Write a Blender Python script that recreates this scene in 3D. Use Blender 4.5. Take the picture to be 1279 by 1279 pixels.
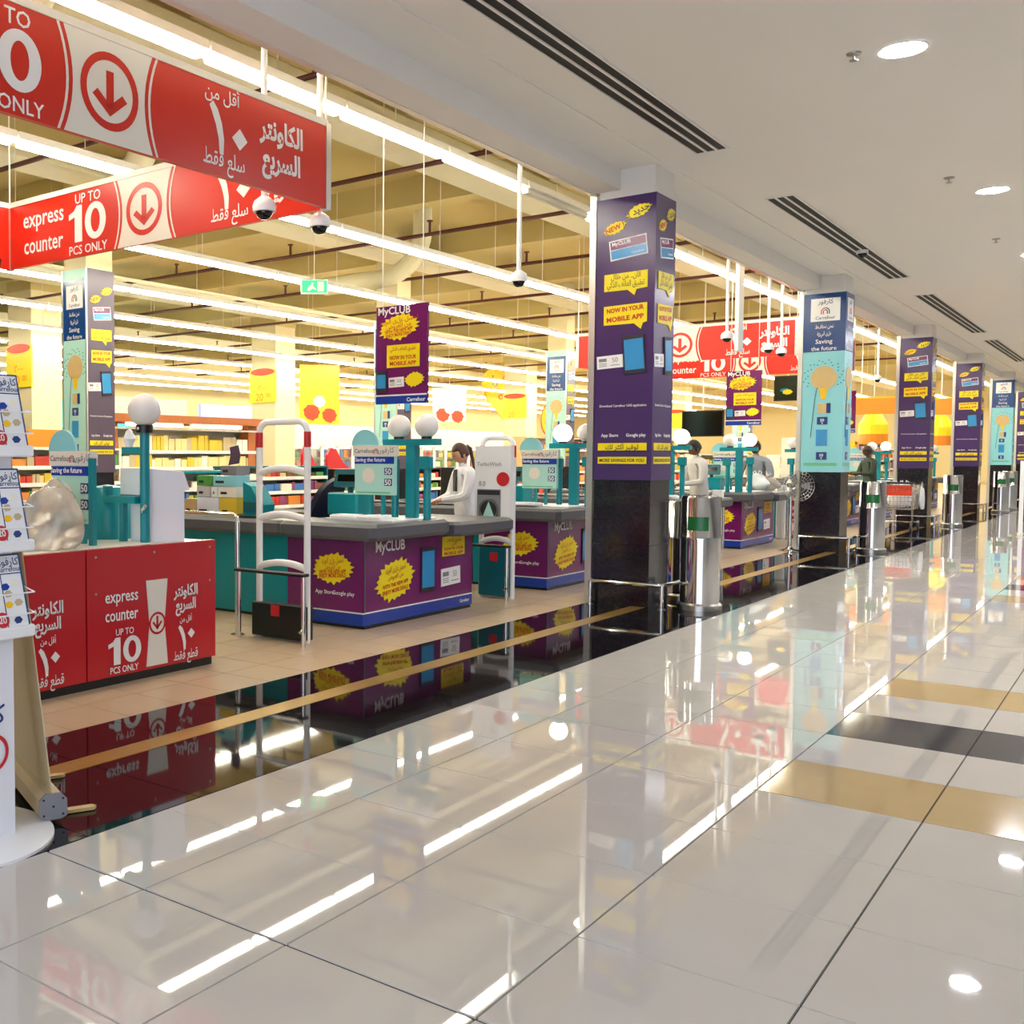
import bpy, math, random
from mathutils import Vector, Matrix
random.seed(7)
for o in list(bpy.data.objects): bpy.data.objects.remove(o)
SC = bpy.context.scene
COL = SC.collection
PI = math.pi

# ------------------------------------------------------------------ camera, world, exposure
# world frame: +Y runs down the mall, -X is into the store, camera stands at x = y = 0
cam_data = bpy.data.cameras.new('camera')
cam = bpy.data.objects.new('camera', cam_data); COL.objects.link(cam)
cam_data.sensor_fit = 'HORIZONTAL'; cam_data.sensor_width = 36.0
cam_data.lens = 1308.2 / 1279.0 * 36.0
cam_data.shift_x = 0.25
cam_data.clip_end = 400
cam.location = (0, 0, 1.5)
cam.rotation_euler = (math.radians(90 - 2.932), 0, math.radians(40.899))
SC.camera = cam
world = bpy.data.worlds.new('world'); SC.world = world; world.use_nodes = True
world.node_tree.nodes['Background'].inputs[0].default_value = (0.80, 0.86, 1.0, 1)
world.node_tree.nodes['Background'].inputs[1].default_value = 2.0
vs = SC.view_settings
vs.view_transform = 'Standard'; vs.look = 'None'; vs.gamma = 1; vs.use_curve_mapping = False
vs.exposure = 0.8
SC.cycles.adaptive_threshold = 0.025; SC.cycles.max_bounces = 6; SC.cycles.diffuse_bounces = 3; SC.cycles.glossy_bounces = 4
TUBE_L = 27.0; DOWN_L = 280.0; GLOBE_L = 4.0

# ------------------------------------------------------------------ materials
def lin(c):
    return tuple((v / 12.92 if v <= 0.04045 else ((v + 0.055) / 1.055) ** 2.4) for v in c)
MATS = {}
def M(name, rgb=None, rough=0.5, metal=0.0, emit=0.0, noise=0.0, scale=8.0, spec=0.5, alpha=1.0, trans=0.0, bump=0.0, coat=0.0, emit_rgb=None):
    if name in MATS: return MATS[name]
    m = bpy.data.materials.new(name); m.use_nodes = True
    nt = m.node_tree; b = nt.nodes['Principled BSDF']
    c = lin([v / 255 for v in rgb])
    b.inputs['Base Color'].default_value = (*c, 1)
    b.inputs['Roughness'].default_value = rough
    b.inputs['Metallic'].default_value = metal
    b.inputs['Specular IOR Level'].default_value = spec
    b.inputs['Coat Weight'].default_value = coat
    if trans: b.inputs['Transmission Weight'].default_value = trans
    if alpha < 1: b.inputs['Alpha'].default_value = alpha
    if emit:
        e = lin([v / 255 for v in (emit_rgb or rgb)])
        b.inputs['Emission Color'].default_value = (*e, 1); b.inputs['Emission Strength'].default_value = emit
    if noise or bump:
        tc = nt.nodes.new('ShaderNodeTexCoord'); n = nt.nodes.new('ShaderNodeTexNoise')
        n.inputs['Scale'].default_value = scale; n.inputs['Detail'].default_value = 5
        nt.links.new(tc.outputs['Object'], n.inputs['Vector'])
        if noise:
            r = nt.nodes.new('ShaderNodeMix'); r.data_type = 'RGBA'
            r.inputs[6].default_value = (*[max(0, v * (1 - noise)) for v in c], 1)
            r.inputs[7].default_value = (*[min(1, v * (1 + noise)) for v in c], 1)
            nt.links.new(n.outputs['Fac'], r.inputs[0]); nt.links.new(r.outputs[2], b.inputs['Base Color'])
        if bump:
            bp = nt.nodes.new('ShaderNodeBump'); bp.inputs['Strength'].default_value = bump; bp.inputs['Distance'].default_value = 0.01
            nt.links.new(n.outputs['Fac'], bp.inputs['Height']); nt.links.new(bp.outputs['Normal'], b.inputs['Normal'])
    MATS[name] = m
    return m
M('tile_cream', (200, 195, 187), 0.018, noise=0.05, scale=3, spec=0.6)
M('tile_gold', (188, 160, 108), 0.08, noise=0.06, scale=6, spec=0.6)
M('tile_blue', (34, 42, 58), 0.07, noise=0.25, scale=30, spec=0.6)
M('tile_black', (20, 18, 20), 0.04, noise=0.3, scale=40, spec=0.6)
M('grout', (60, 54, 44), 0.8)
M('brass', (176, 140, 66), 0.3, 0.7, noise=0.12, scale=20)
M('tile_store', (196, 172, 140), 0.28, noise=0.08, scale=9)
M('plaster', (232, 229, 224), 0.75, noise=0.015, scale=2)
M('shopfront', (122, 124, 130), 0.3, noise=0.1, scale=0.6)
M('plaster_gloss', (224, 214, 200), 0.16)
M('store_ceiling', (206, 188, 128), 0.85, noise=0.06, scale=0.7)
M('duct', (226, 218, 184), 0.55, noise=0.06, scale=3)
M('store_wall', (218, 200, 150), 0.8, noise=0.03, scale=1)
M('column_cream', (226, 212, 168), 0.6)
M('pipe_red', (84, 36, 24), 0.5)
M('cable', (60, 52, 40), 0.7)
M('slot_dark', (14, 14, 15), 0.6)
M('tube', (255, 250, 226), 0.4, emit=TUBE_L, emit_rgb=(255, 250, 230))
M('lamp_soft', (255, 246, 220), 0.4, emit=3.5)
M('tube_off', (210, 208, 196), 0.3)
M('fixture', (235, 232, 220), 0.4)
M('downlight', (255, 255, 255), 0.4, emit=DOWN_L, emit_rgb=(250, 250, 255))
M('globe_lit', (255, 250, 240), 0.3, emit=GLOBE_L)
M('globe', (236, 232, 226), 0.22, noise=0.02)
M('white', (240, 240, 240), 0.4)
M('white_gloss', (238, 238, 236), 0.15)
M('paper', (232, 232, 238), 0.6)
M('black', (12, 12, 13), 0.35)
M('black_gloss', (8, 8, 10), 0.08)
M('granite', (32, 28, 34), 0.12, noise=0.25, scale=40)
M('chrome', (214, 214, 212), 0.1, 1.0)
M('steel', (180, 178, 172), 0.28, 1.0)
M('alu', (206, 206, 202), 0.35, 0.9)
M('purple', (70, 47, 100), 0.22, spec=0.5)
M('magenta', (112, 26, 96), 0.2)
M('violet_grey', (86, 72, 92), 0.3)
M('sign_red', (206, 34, 12), 0.35)
M('sign_white', (232, 226, 214), 0.35)
M('counter_red', (190, 22, 36), 0.25)
M('teal', (0, 134, 146), 0.3)
M('teal_dark', (0, 92, 104), 0.35)
M('bumper', (86, 86, 92), 0.42, noise=0.08, scale=20)
M('belt', (34, 34, 36), 0.6)
M('blue', (20, 60, 160), 0.25)
M('navy', (14, 64, 128), 0.22)
M('navy_print', (24, 56, 120), 0.4)
M('aqua', (140, 208, 218), 0.3)
M('aqua_pale', (176, 224, 214), 0.4)
M('sky_print', (56, 146, 204), 0.2)
M('yellow', (244, 220, 14), 0.4)
M('yellow_deep', (246, 196, 12), 0.45)
M('orange', (240, 140, 24), 0.5)
M('orange_red', (226, 66, 26), 0.5)
M('ink_red', (196, 40, 20), 0.5)
M('ink_dark', (40, 34, 44), 0.5)
M('ink_grey', (130, 130, 136), 0.5)
M('ink_white', (240, 238, 236), 0.45)
M('green', (30, 140, 78), 0.4)
M('green_soft', (108, 188, 142), 0.4)
M('sticker_green', (6, 96, 46), 0.3)
M('wood', (176, 98, 44), 0.4, noise=0.2, scale=12)
M('wood_pale', (206, 176, 120), 0.45, noise=0.08, scale=10)
M('banner_back', (206, 190, 152), 0.5, noise=0.05, scale=4)
M('seat_blue', (16, 24, 52), 0.45)
M('red_print', (198, 32, 40), 0.4)
M('bag', (212, 200, 190), 0.16, trans=0.45, alpha=0.8, noise=0.3, scale=14, bump=0.6)
M('bag_white', (226, 226, 226), 0.3, noise=0.08, scale=14, bump=0.5)
M('glass', (205, 222, 220), 0.05, trans=0.9, alpha=0.35)
M('screen', (20, 44, 30), 0.15)
M('light_violet', (150, 160, 236), 0.4, emit=0.5)
M('light_teal', (60, 206, 190), 0.4, emit=0.5)
M('light_green', (30, 190, 110), 0.4, emit=1.0)
M('skin_a', (196, 146, 118), 0.5); M('skin_b', (112, 74, 54), 0.5)
M('hair_dark', (38, 24, 18), 0.45); M('hair_black', (16, 14, 14), 0.5)
M('cloth_white', (226, 226, 232), 0.8, noise=0.05, scale=20); M('cloth_grey', (150, 152, 160), 0.85, noise=0.1, scale=30)
M('cloth_lgrey', (196, 192, 190), 0.85, noise=0.06, scale=30)
M('cloth_green', (62, 74, 60), 0.85, noise=0.1, scale=30); M('trouser', (36, 38, 46), 0.85)
M('hair_brown', (74, 42, 28), 0.45)
PRODUCT = []
for i, c in enumerate([(232, 196, 60), (206, 60, 46), (240, 236, 220), (80, 150, 70), (70, 120, 190), (228, 140, 60), (196, 176, 140), (150, 70, 110), (236, 214, 150), (120, 80, 50)]):
    M('product_%d' % i, c, 0.4); PRODUCT.append('product_%d' % i)

# ------------------------------------------------------------------ mesh building
WL = {}          # world origin of each built object / root
def V(*a): return Vector(a)
XA, YA, ZA = V(1, 0, 0), V(0, 1, 0), V(0, 0, 1)
class Fr:        # a flat frame: origin, right, up
    def __init__(s, O, R, U): s.O, s.R, s.U = Vector(O), Vector(R).normalized(), Vector(U).normalized(); s.N = s.R.cross(s.U)
    def p(s, x, y, d=0): return s.O + s.R * x + s.U * y + s.N * d
    def sub(s, x, y, ang=0, d=0):
        a = math.radians(ang)
        return Fr(s.p(x, y, d), s.R * math.cos(a) + s.U * math.sin(a), s.U * math.cos(a) - s.R * math.sin(a))
# --- lettering
AR = {}
for ch, f in {'ا': 'FE8D FE8E', 'أ': 'FE83 FE84', 'آ': 'FE81 FE82', 'ب': 'FE8F FE90 FE91 FE92', 'ت': 'FE95 FE96 FE97 FE98', 'ث': 'FE99 FE9A FE9B FE9C',
              'ج': 'FE9D FE9E FE9F FEA0', 'خ': 'FEA5 FEA6 FEA7 FEA8', 'د': 'FEA9 FEAA', 'ذ': 'FEAB FEAC', 'ر': 'FEAD FEAE', 'س': 'FEB1 FEB2 FEB3 FEB4',
              'ص': 'FEB9 FEBA FEBB FEBC', 'ط': 'FEC1 FEC2 FEC3 FEC4', 'ع': 'FEC9 FECA FECB FECC', 'ف': 'FED1 FED2 FED3 FED4', 'ق': 'FED5 FED6 FED7 FED8',
              'ك': 'FED9 FEDA FEDB FEDC', 'ل': 'FEDD FEDE FEDF FEE0', 'م': 'FEE1 FEE2 FEE3 FEE4', 'ن': 'FEE5 FEE6 FEE7 FEE8', 'ه': 'FEE9 FEEA FEEB FEEC',
              'و': 'FEED FEEE', 'ي': 'FEF1 FEF2 FEF3 FEF4', 'ح': 'FEA1 FEA2 FEA3 FEA4', 'ت': 'FE95 FE96 FE97 FE98'}.items():
    AR[ch] = [chr(int(v, 16)) for v in f.split()]
def arabic(s):
    out = []
    for i, c in enumerate(s):
        if c not in AR: out.append(c); continue
        prev = i > 0 and s[i - 1] in AR and len(AR[s[i - 1]]) == 4
        nxt = i + 1 < len(s) and s[i + 1] in AR
        f = AR[c]
        if len(f) == 4: out.append(f[3] if prev and nxt else f[1] if prev else f[2] if nxt else f[0])
        else: out.append(f[1] if prev else f[0])
    return ''.join(reversed(out))
TXT = {}
def glyphs(s, bold):
    k = (s, bold)
    if k not in TXT:
        c = bpy.data.curves.new('lettering', 'FONT'); c.body = s; c.size = 1; c.offset = bold; c.resolution_u = 5 if len(s) < 4 else 2
        c.fill_mode = 'BOTH'
        o = bpy.data.objects.new('lettering', c); COL.objects.link(o)
        me = bpy.data.meshes.new_from_object(o.evaluated_get(bpy.context.evaluated_depsgraph_get()))
        vs_ = [tuple(v.co[:2]) for v in me.vertices]; fs = [tuple(p.vertices) for p in me.polygons]
        bpy.data.objects.remove(o); bpy.data.curves.remove(c); bpy.data.meshes.remove(me)
        TXT[k] = (vs_, fs)
    return TXT[k]
class MB:
    def __init__(s): s.v, s.f, s.m, s.cur = [], [], [], 0
    def mat(s, i): s.cur = i; return s
    def add(s, vs_, fs):
        n = len(s.v); s.v += [Vector(a) for a in vs_]
        for f in fs: s.f.append([i + n for i in f]); s.m.append(s.cur)
        return s
    def box(s, x0, x1, y0, y1, z0, z1, b=0):
        if b <= 0:
            return s.add([(x, y, z) for z in (z0, z1) for y in (y0, y1) for x in (x0, x1)],
                         [(0, 2, 3, 1), (4, 5, 7, 6), (0, 1, 5, 4), (2, 6, 7, 3), (0, 4, 6, 2), (1, 3, 7, 5)])
        # vertical edges rounded by a chamfer, rim chamfered too
        def ring(d, z): return [(x0 + d + b, y0 + d, z), (x1 - d - b, y0 + d, z), (x1 - d, y0 + d + b, z), (x1 - d, y1 - d - b, z),
                                (x1 - d - b, y1 - d, z), (x0 + d + b, y1 - d, z), (x0 + d, y1 - d - b, z), (x0 + d, y0 + d + b, z)]
        R = [ring(b * .6, z0), ring(0, z0 + b * .6), ring(0, z1 - b * .6), ring(b * .6, z1)]
        vs_ = [p for r in R for p in r]; fs = [tuple(range(7, -1, -1)), tuple(range(24, 32))]
        for k in range(3):
            for i in range(8): j = (i + 1) % 8; fs.append((k * 8 + i, k * 8 + j, k * 8 + 8 + j, k * 8 + 8 + i))
        return s.add(vs_, fs)
    def fbox(s, F, x0, x1, y0, y1, d0, d1):
        return s.add([F.p(x, y, d) for d in (d0, d1) for y in (y0, y1) for x in (x0, x1)],
                     [(0, 2, 3, 1), (4, 5, 7, 6), (0, 1, 5, 4), (2, 6, 7, 3), (0, 4, 6, 2), (1, 3, 7, 5)])
    def prism(s, F, pts, d0, d1):
        n = len(pts)
        vs_ = [F.p(x, y, d0) for x, y in pts] + [F.p(x, y, d1) for x, y in pts]
        fs = [tuple(range(n - 1, -1, -1)), tuple(range(n, 2 * n))] + [(i, (i + 1) % n, n + (i + 1) % n, n + i) for i in range(n)]
        return s.add(vs_, fs)
    def fan(s, F, pts, d, d0=None):     # star-shaped outline filled from its centre, with a rim
        n = len(pts); cx = sum(p[0] for p in pts) / n; cy = sum(p[1] for p in pts) / n
        vs_ = [F.p(x, y, d) for x, y in pts] + [F.p(cx, cy, d)]
        fs = [(i, (i + 1) % n, n) for i in range(n)]
        if d0 is not None:
            vs_ += [F.p(x, y, d0) for x, y in pts]; fs += [(n + 1 + i, n + 1 + (i + 1) % n, (i + 1) % n, i) for i in range(n)]
        return s.add(vs_, fs)
    def burst(s, F, x, y, rx, ry, d, n=16, inner=.76, ang=0):
        a0 = math.radians(ang); pts = []
        for i in range(2 * n):
            a = PI * i / n; k = 1 if i % 2 == 0 else inner
            if i % 2 == 0: k *= .93 + .07 * math.cos(i * 2.3)
            px, py = rx * k * math.cos(a), ry * k * math.sin(a)
            pts.append((x + px * math.cos(a0) - py * math.sin(a0), y + px * math.sin(a0) + py * math.cos(a0)))
        return s.fan(F, pts, d, d - .004)
    def disc(s, F, x, y, r, d, n=28, ry=None, d0=None):
        ry = ry or r
        return s.fan(F, [(x + r * math.cos(2 * PI * i / n), y + ry * math.sin(2 * PI * i / n)) for i in range(n)], d, d0)
    def annulus(s, F, x, y, r0, r1, d, n=36, sy=1):
        vs_ = [F.p(x + r * math.cos(2 * PI * i / n), y + sy * r * math.sin(2 * PI * i / n), d) for r in (r0, r1) for i in range(n)]
        return s.add(vs_, [(i, n + i, n + (i + 1) % n, (i + 1) % n) for i in range(n)])
    def cyl(s, p0, p1, r, n=12, r2=None, caps=True):
        return s.tube([p0, p1], r, n, r2, caps)
    def tube(s, pts, r, n=10, r2=None, caps=True):
        pts = [Vector(p) for p in pts]; k = len(pts); base = []
        up = None
        for i, p in enumerate(pts):
            t = (pts[min(i + 1, k - 1)] - pts[max(i - 1, 0)]).normalized()
            if up is None:
                up = ZA if abs(t.z) < .9 else XA
                a = t.cross(up).normalized()
            else: a = (a - t * a.dot(t)).normalized()
            b = t.cross(a)
            rr = r if r2 is None else r + (r2 - r) * i / (k - 1)
            base += [p + a * rr * math.cos(2 * PI * j / n) + b * rr * math.sin(2 * PI * j / n) for j in range(n)]
        fs = []
        for i in range(k - 1):
            for j in range(n): q = (j + 1) % n; fs.append((i * n + j, i * n + q, (i + 1) * n + q, (i + 1) * n + j))
        if caps: fs += [tuple(range(n - 1, -1, -1)), tuple(range((k - 1) * n, k * n))]
        return s.add(base, fs)
    def lathe(s, c, prof, n=24, capb=True, capt=True):
        c = Vector(c); vs_ = []; fs = []
        for r, z in prof: vs_ += [c + V(r * math.cos(2 * PI * j / n), r * math.sin(2 * PI * j / n), z) for j in range(n)]
        k = len(prof)
        for i in range(k - 1):
            for j in range(n): q = (j + 1) % n; fs.append((i * n + j, i * n + q, (i + 1) * n + q, (i + 1) * n + j))
        if capb: fs.append(tuple(range(n - 1, -1, -1)))
        if capt: fs.append(tuple(range((k - 1) * n, k * n)))
        return s.add(vs_, fs)
    def ball(s, c, r, n=20, m=12, sc=(1, 1, 1), fn=None):
        c = Vector(c); vs_ = []; fs = []
        for i in range(m + 1):
            th = PI * i / m
            for j in range(n):
                a = 2 * PI * j / n
                d = V(math.sin(th) * math.cos(a), math.sin(th) * math.sin(a), math.cos(th))
                k = fn(d) if fn else 1
                vs_.append(c + V(d.x * r * sc[0], d.y * r * sc[1], d.z * r * sc[2]) * k)
        for i in range(m):
            for j in range(n):
                q = (j + 1) % n
                if i == 0: fs.append((0, (i + 1) * n + j, (i + 1) * n + q))
                elif i == m - 1: fs.append((i * n + j, m * n, i * n + q))
                else: fs.append((i * n + j, (i + 1) * n + j, (i + 1) * n + q, i * n + q))
        return s.add(vs_, fs)
    def text(s, t, F, x, y, size, d=.006, bold=.02, ar=False, align='c', w=None, xs=1.0):
        vs_, fs = glyphs(arabic(t) if ar else t, bold)
        if not vs_: return s
        x0 = min(v[0] for v in vs_); x1 = max(v[0] for v in vs_)
        y0 = min(v[1] for v in vs_); y1 = max(v[1] for v in vs_)
        k = size
        if w: xs = w / ((x1 - x0) * k)
        off = {'c': (x0 + x1) / 2, 'l': x0, 'r': x1}[align]
        return s.add([F.p(x + (a - off) * k * xs, y + (b - (y0 + y1) / 2) * k, d) for a, b in vs_], fs)
    def ten(s, F, x, y, w, h, d):      # bold latin 10
        a = w * .2; l = x - w / 2
        s.prism(F, [(l + w * .16, y - h / 2), (l + w * .36, y - h / 2), (l + w * .36, y + h / 2), (l + w * .22, y + h / 2), (l + w * .14, y + h * .36), (l, y + h * .28), (l, y + h * .13), (l + w * .16, y + h * .2)], d - .002, d)
        n = 32; cx = l + w * .72
        vs_ = [F.p(cx + w * k * math.cos(2 * PI * i / n), y + h * q * math.sin(2 * PI * i / n), d) for k, q in ((.12, .32), (.28, .5)) for i in range(n)]
        return s.add(vs_, [(i, n + i, n + (i + 1) % n, (i + 1) % n) for i in range(n)])
    def alef_one(s, F, x, y, h, d):    # tapered arabic one
        p = [(0, .9), (.1, 1), (.2, .84), (.3, .6), (.38, .3), (.4, 0), (.29, 0), (.26, .3), (.18, .56), (.06, .8)]
        L = [(0, .9), (.06, .8), (.18, .56), (.26, .3), (.29, 0)]; Rr_ = [(.1, 1), (.24, .86), (.36, .6), (.42, .3), (.40, 0)]
        vs_ = [F.p(x + (a - .2) * h, y + (b - .5) * h, d) for a, b in L + Rr_]
        return s.add(vs_, [(i, i + 1, 6 + i, 5 + i) for i in range(4)])
    def build(s, name, mats, parent=None, origin=None, smooth=False, kind=None, label=None):
        o0 = WL[parent.name] if parent else Vector(origin) if origin is not None else V(0, 0, 0)
        me = bpy.data.meshes.new(name)
        me.from_pydata([v - o0 for v in s.v], [], s.f)
        if isinstance(mats, str): mats = [mats]
        for m in mats: me.materials.append(MATS[m])
        if len(mats) > 1: me.polygons.foreach_set('material_index', s.m)
        if smooth:
            me.polygons.foreach_set('use_smooth', [True] * len(me.polygons))
            try: me.set_sharp_from_angle(angle=math.radians(40))
            except Exception: pass
        me.update()
        o = bpy.data.objects.new(name, me); COL.objects.link(o)
        if parent: o.parent = parent
        else: o.location = o0
        WL[o.name] = o0
        if kind: o['kind'] = kind
        if label: o['label'] = label
        return o
def root(name, loc, label, cat, group=None):
    o = bpy.data.objects.new(name, None); COL.objects.link(o); o.location = loc; o.empty_display_size = .1
    WL[o.name] = Vector(loc); tag(o, label, cat, group); return o
def tag(o, label, cat, group=None):
    o['label'] = label; o['category'] = cat
    if group: o['group'] = group
    return o
def clone(src, dx=0, dy=0, dz=0, label=None, group=None):
    def rec(o, par):
        c = o.copy(); COL.objects.link(c)
        if par: c.parent = par
        WL[c.name] = WL[o.name] + V(dx, dy, dz)
        for ch in o.children: rec(ch, c)
        return c
    r = rec(src, None); r.location = src.location + V(dx, dy, dz)
    if label: r['label'] = label
    if group: r['group'] = group
    return r
def struct(o): o['kind'] = 'structure'; return o
NTH = ['first', 'second', 'third', 'fourth', 'fifth', 'sixth', 'seventh', 'eighth', 'ninth', 'tenth', 'eleventh', 'twelfth', 'thirteenth', 'fourteenth',
       'fifteenth', 'sixteenth', 'seventeenth', 'eighteenth', 'nineteenth', 'twentieth'] + ['twenty-' + w for w in ('first', 'second', 'third', 'fourth', 'fifth', 'sixth', 'seventh', 'eighth', 'ninth')] + \
      ['thirtieth'] + ['thirty-' + w for w in ('first', 'second', 'third', 'fourth', 'fifth', 'sixth', 'seventh', 'eighth', 'ninth')] + ['fortieth']

# ------------------------------------------------------------------ floors
YEND = 75.0
fl = struct(MB().box(-3.18, 5.0, -3, YEND, -.12, -.006).build('floor', 'grout'))
XL = [-3.18, -2.64, -2.0, -1.346, -.705, -.06, .585, 1.23, 1.875, 2.52, 3.165, 3.81, 4.455, 5.0]
TY0, TP = 2.452, .6415
def tile_mat(i, k):
    if XL[i] > -1.4:
        q = k % 13
        if q in (4, 8): return 'tile_gold'
        if q == 6: return 'tile_blue'
    return 'tile_cream'
shared = {}
def tile(x0, x1, y0, y1, zt, mat, parent, g=.0022, name='tile'):
    w, h = round(x1 - x0, 3), round(y1 - y0, 3); key = (w, h, mat, g)
    if key not in shared:
        mb = MB(); b = .0015
        a, c = w / 2 - g, h / 2 - g
        mb.add([(-a, -c, -.008), (a, -c, -.008), (a, c, -.008), (-a, c, -.008), (-a + b, -c + b, 0), (a - b, -c + b, 0), (a - b, c - b, 0), (-a + b, c - b, 0)],
               [(4, 5, 6, 7), (0, 1, 5, 4), (1, 2, 6, 5), (2, 3, 7, 6), (3, 0, 4, 7)])
        o = mb.build(name, mat); shared[key] = o.data
    else:
        o = bpy.data.objects.new(name, shared[key]); COL.objects.link(o)
    o.parent = parent; o.location = ((x0 + x1) / 2, (y0 + y1) / 2, zt); return o
fields = {}
for k in range(-8, 113):
    y0 = TY0 + k * TP; y1 = y0 + TP
    for i in range(len(XL) - 1):
        near = (-3 <= k <= 34 and i < 5) or (-2 <= k < 13 and i in (5, 6))
        m = tile_mat(i, k)
        g0 = .004 if k in (0, ) else 0
        if near: tile(XL[i], XL[i + 1], y0 + g0, y1 - (.004 if k == -1 else 0), 0, m, fl)
        else: fields.setdefault(m, MB()).add([(XL[i] + .0022, y0 + .0022, 0), (XL[i + 1] - .0022, y0 + .0022, 0), (XL[i + 1] - .0022, y1 - .0022, 0), (XL[i] + .0022, y1 - .0022, 0)], [(0, 1, 2, 3)])
for m, mb in fields.items(): mb.build('tile_field', m, fl, kind='stuff')
band = struct(MB().box(-4.5, -3.18, -3, YEND, -.12, -.006).build('trim_1', 'grout'))
fieldb = MB()
for k in range(-8, 113):
    y0 = TY0 + .2 + k * TP; y1 = y0 + TP
    for a, b in ((-3.90, -3.181), (-4.499, -4.05)):
        if -1 <= k <= 38: tile(a, b, y0, y1, 0.0005, 'tile_black', band, g=.0008)
        else: fieldb.add([(a, y0 + .001, 0), (b, y0 + .001, 0), (b, y1 - .001, 0), (a, y1 - .001, 0)], [(0, 1, 2, 3)])
fieldb.build('tile_field', 'tile_black', band, kind='stuff')
MB().box(-4.049, -3.901, -3, YEND, -.005, .0025).build('brass_strip', 'brass', band)
sf = struct(MB().box(-34, -4.5, -3, YEND, -.12, -.006).build('floor_store', 'grout'))
fs_ = MB(); SP = .42
for i in range(40):
    x1 = -4.5 - i * SP; x0 = x1 - SP
    for k in range(0, 90):
        y0 = .3 + k * SP; y1 = y0 + SP
        if i < 7 and 5 <= k < 42: tile(x0, x1, y0, y1, 0, 'tile_store', sf, g=.002)
        elif i < 36: fs_.add([(x0 + .002, y0 + .002, 0), (x1 - .002, y0 + .002, 0), (x1 - .002, y1 - .002, 0), (x0 + .002, y1 - .002, 0)], [(0, 1, 2, 3)])
fs_.build('tile_field', 'tile_store', sf, kind='stuff')
struct(MB().box(-34, -4.5, 38.1, YEND, -.004, -.0005).build('floor_far', 'tile_store'))

# ------------------------------------------------------------------ mall ceiling, soffit, walls
CZ = 4.4
struct(MB().box(-4.23, 5.0, -3, YEND, CZ, CZ + .1).build('ceiling', 'plaster'))
struct(MB().box(-4.5, -4.23, -3, YEND, 4.2, CZ + .1).build('ceiling_soffit', 'plaster'))
struct(MB().box(-4.56, -4.5, -3, YEND, 4.19, 6.2).build('wall_bulkhead', 'plaster_gloss'))
struct(MB().box(-3.84, -3.80, -3, YEND, CZ - .012, CZ + .001).build('trim_2', 'plaster'))
struct(MB().box(5.0, 5.1, -3, YEND, -.1, CZ + .1).build('wall_right', 'shopfront'))
struct(MB().box(-34.1, 5.1, YEND, YEND + .1, -.1, 6.4).build('wall_far', 'store_wall'))
struct(MB().box(-34.1, -34, -3, YEND, -.1, 6.3).build('wall_left', 'store_wall'))
struct(MB().box(-34.1, -4.5, -3.1, -3, -.1, 6.3).build('wall_near', 'store_wall'))
SZ = 6.2
struct(MB().box(-34.1, -4.5, -3, YEND, SZ, SZ + .1).build('ceiling_store', 'store_ceiling'))
# slot diffusers
def diffuser(y0, y1, lab):
    r = root('slot_diffuser', (-3.32, (y0 + y1) / 2, CZ), lab, 'air vent', 'slot air diffusers in the mall ceiling')
    mb = MB().box(-3.475, -3.165, y0, y1, CZ - .004, CZ - .001); mb.build('backing', 'slot_dark', r)
    for j in range(4):
        x = -3.475 + j * .0967
        MB().box(x, x + .02, y0, y1, CZ - .014, CZ - .001).build('blade', 'plaster', r)
    for a in (y0 - .02, y1): MB().box(-3.475, -3.165, a, a + .02, CZ - .014, CZ - .001).build('end_cap', 'plaster', r)
for n, (a, b) in enumerate(((5.6, 10.4), (12.7, 19.6), (21.9, 29.3), (31.3, 38.8), (41, 48))):
    diffuser(a, b, 'long black slot air vent in mall ceiling, %s from the front' % NTH[n])
# downlights
for n, y in enumerate((8.73, 13.9, 18.6, 23.6, 28.6, 34, 40, 46)):
    for x in (-1.5, 1.6):
        c = V(x, y, CZ)
        r = root('downlight', c, 'round recessed downlight in mall ceiling, %s from the front%s' % (NTH[n], '' if x < 0 else ' in the right-hand row'), 'ceiling light', 'mall downlights')
        MB().lathe(c, [(.165, -.004), (.15, -.012), (.135, -.004), (.13, 0)], 28, False, False).build('rim', 'white', r, smooth=True)
        MB().disc(Fr(c - ZA * .003, XA, -YA), 0, 0, .135, .0).build('lens', 'downlight', r)
for n, y in enumerate((8.6, 13.0, 17.0, 21.2, 25.4)):
    c = V(-1.78, y, CZ)
    r = root('fire_sprinkler', c, 'small chrome sprinkler head in mall ceiling, %s from the front' % NTH[n], 'sprinkler', 'mall sprinkler heads')
    MB().lathe(c, [(.05, 0), (.045, -.012), (.02, -.016)], 16, False, True).build('escutcheon', 'steel', r, smooth=True)
    MB().cyl(c - ZA * .01, c - ZA * .05, .009, 8).build('stem', 'steel', r)
    MB().lathe(c, [(.028, -.05), (.028, -.055)], 12).build('deflector', 'steel', r)

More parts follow.
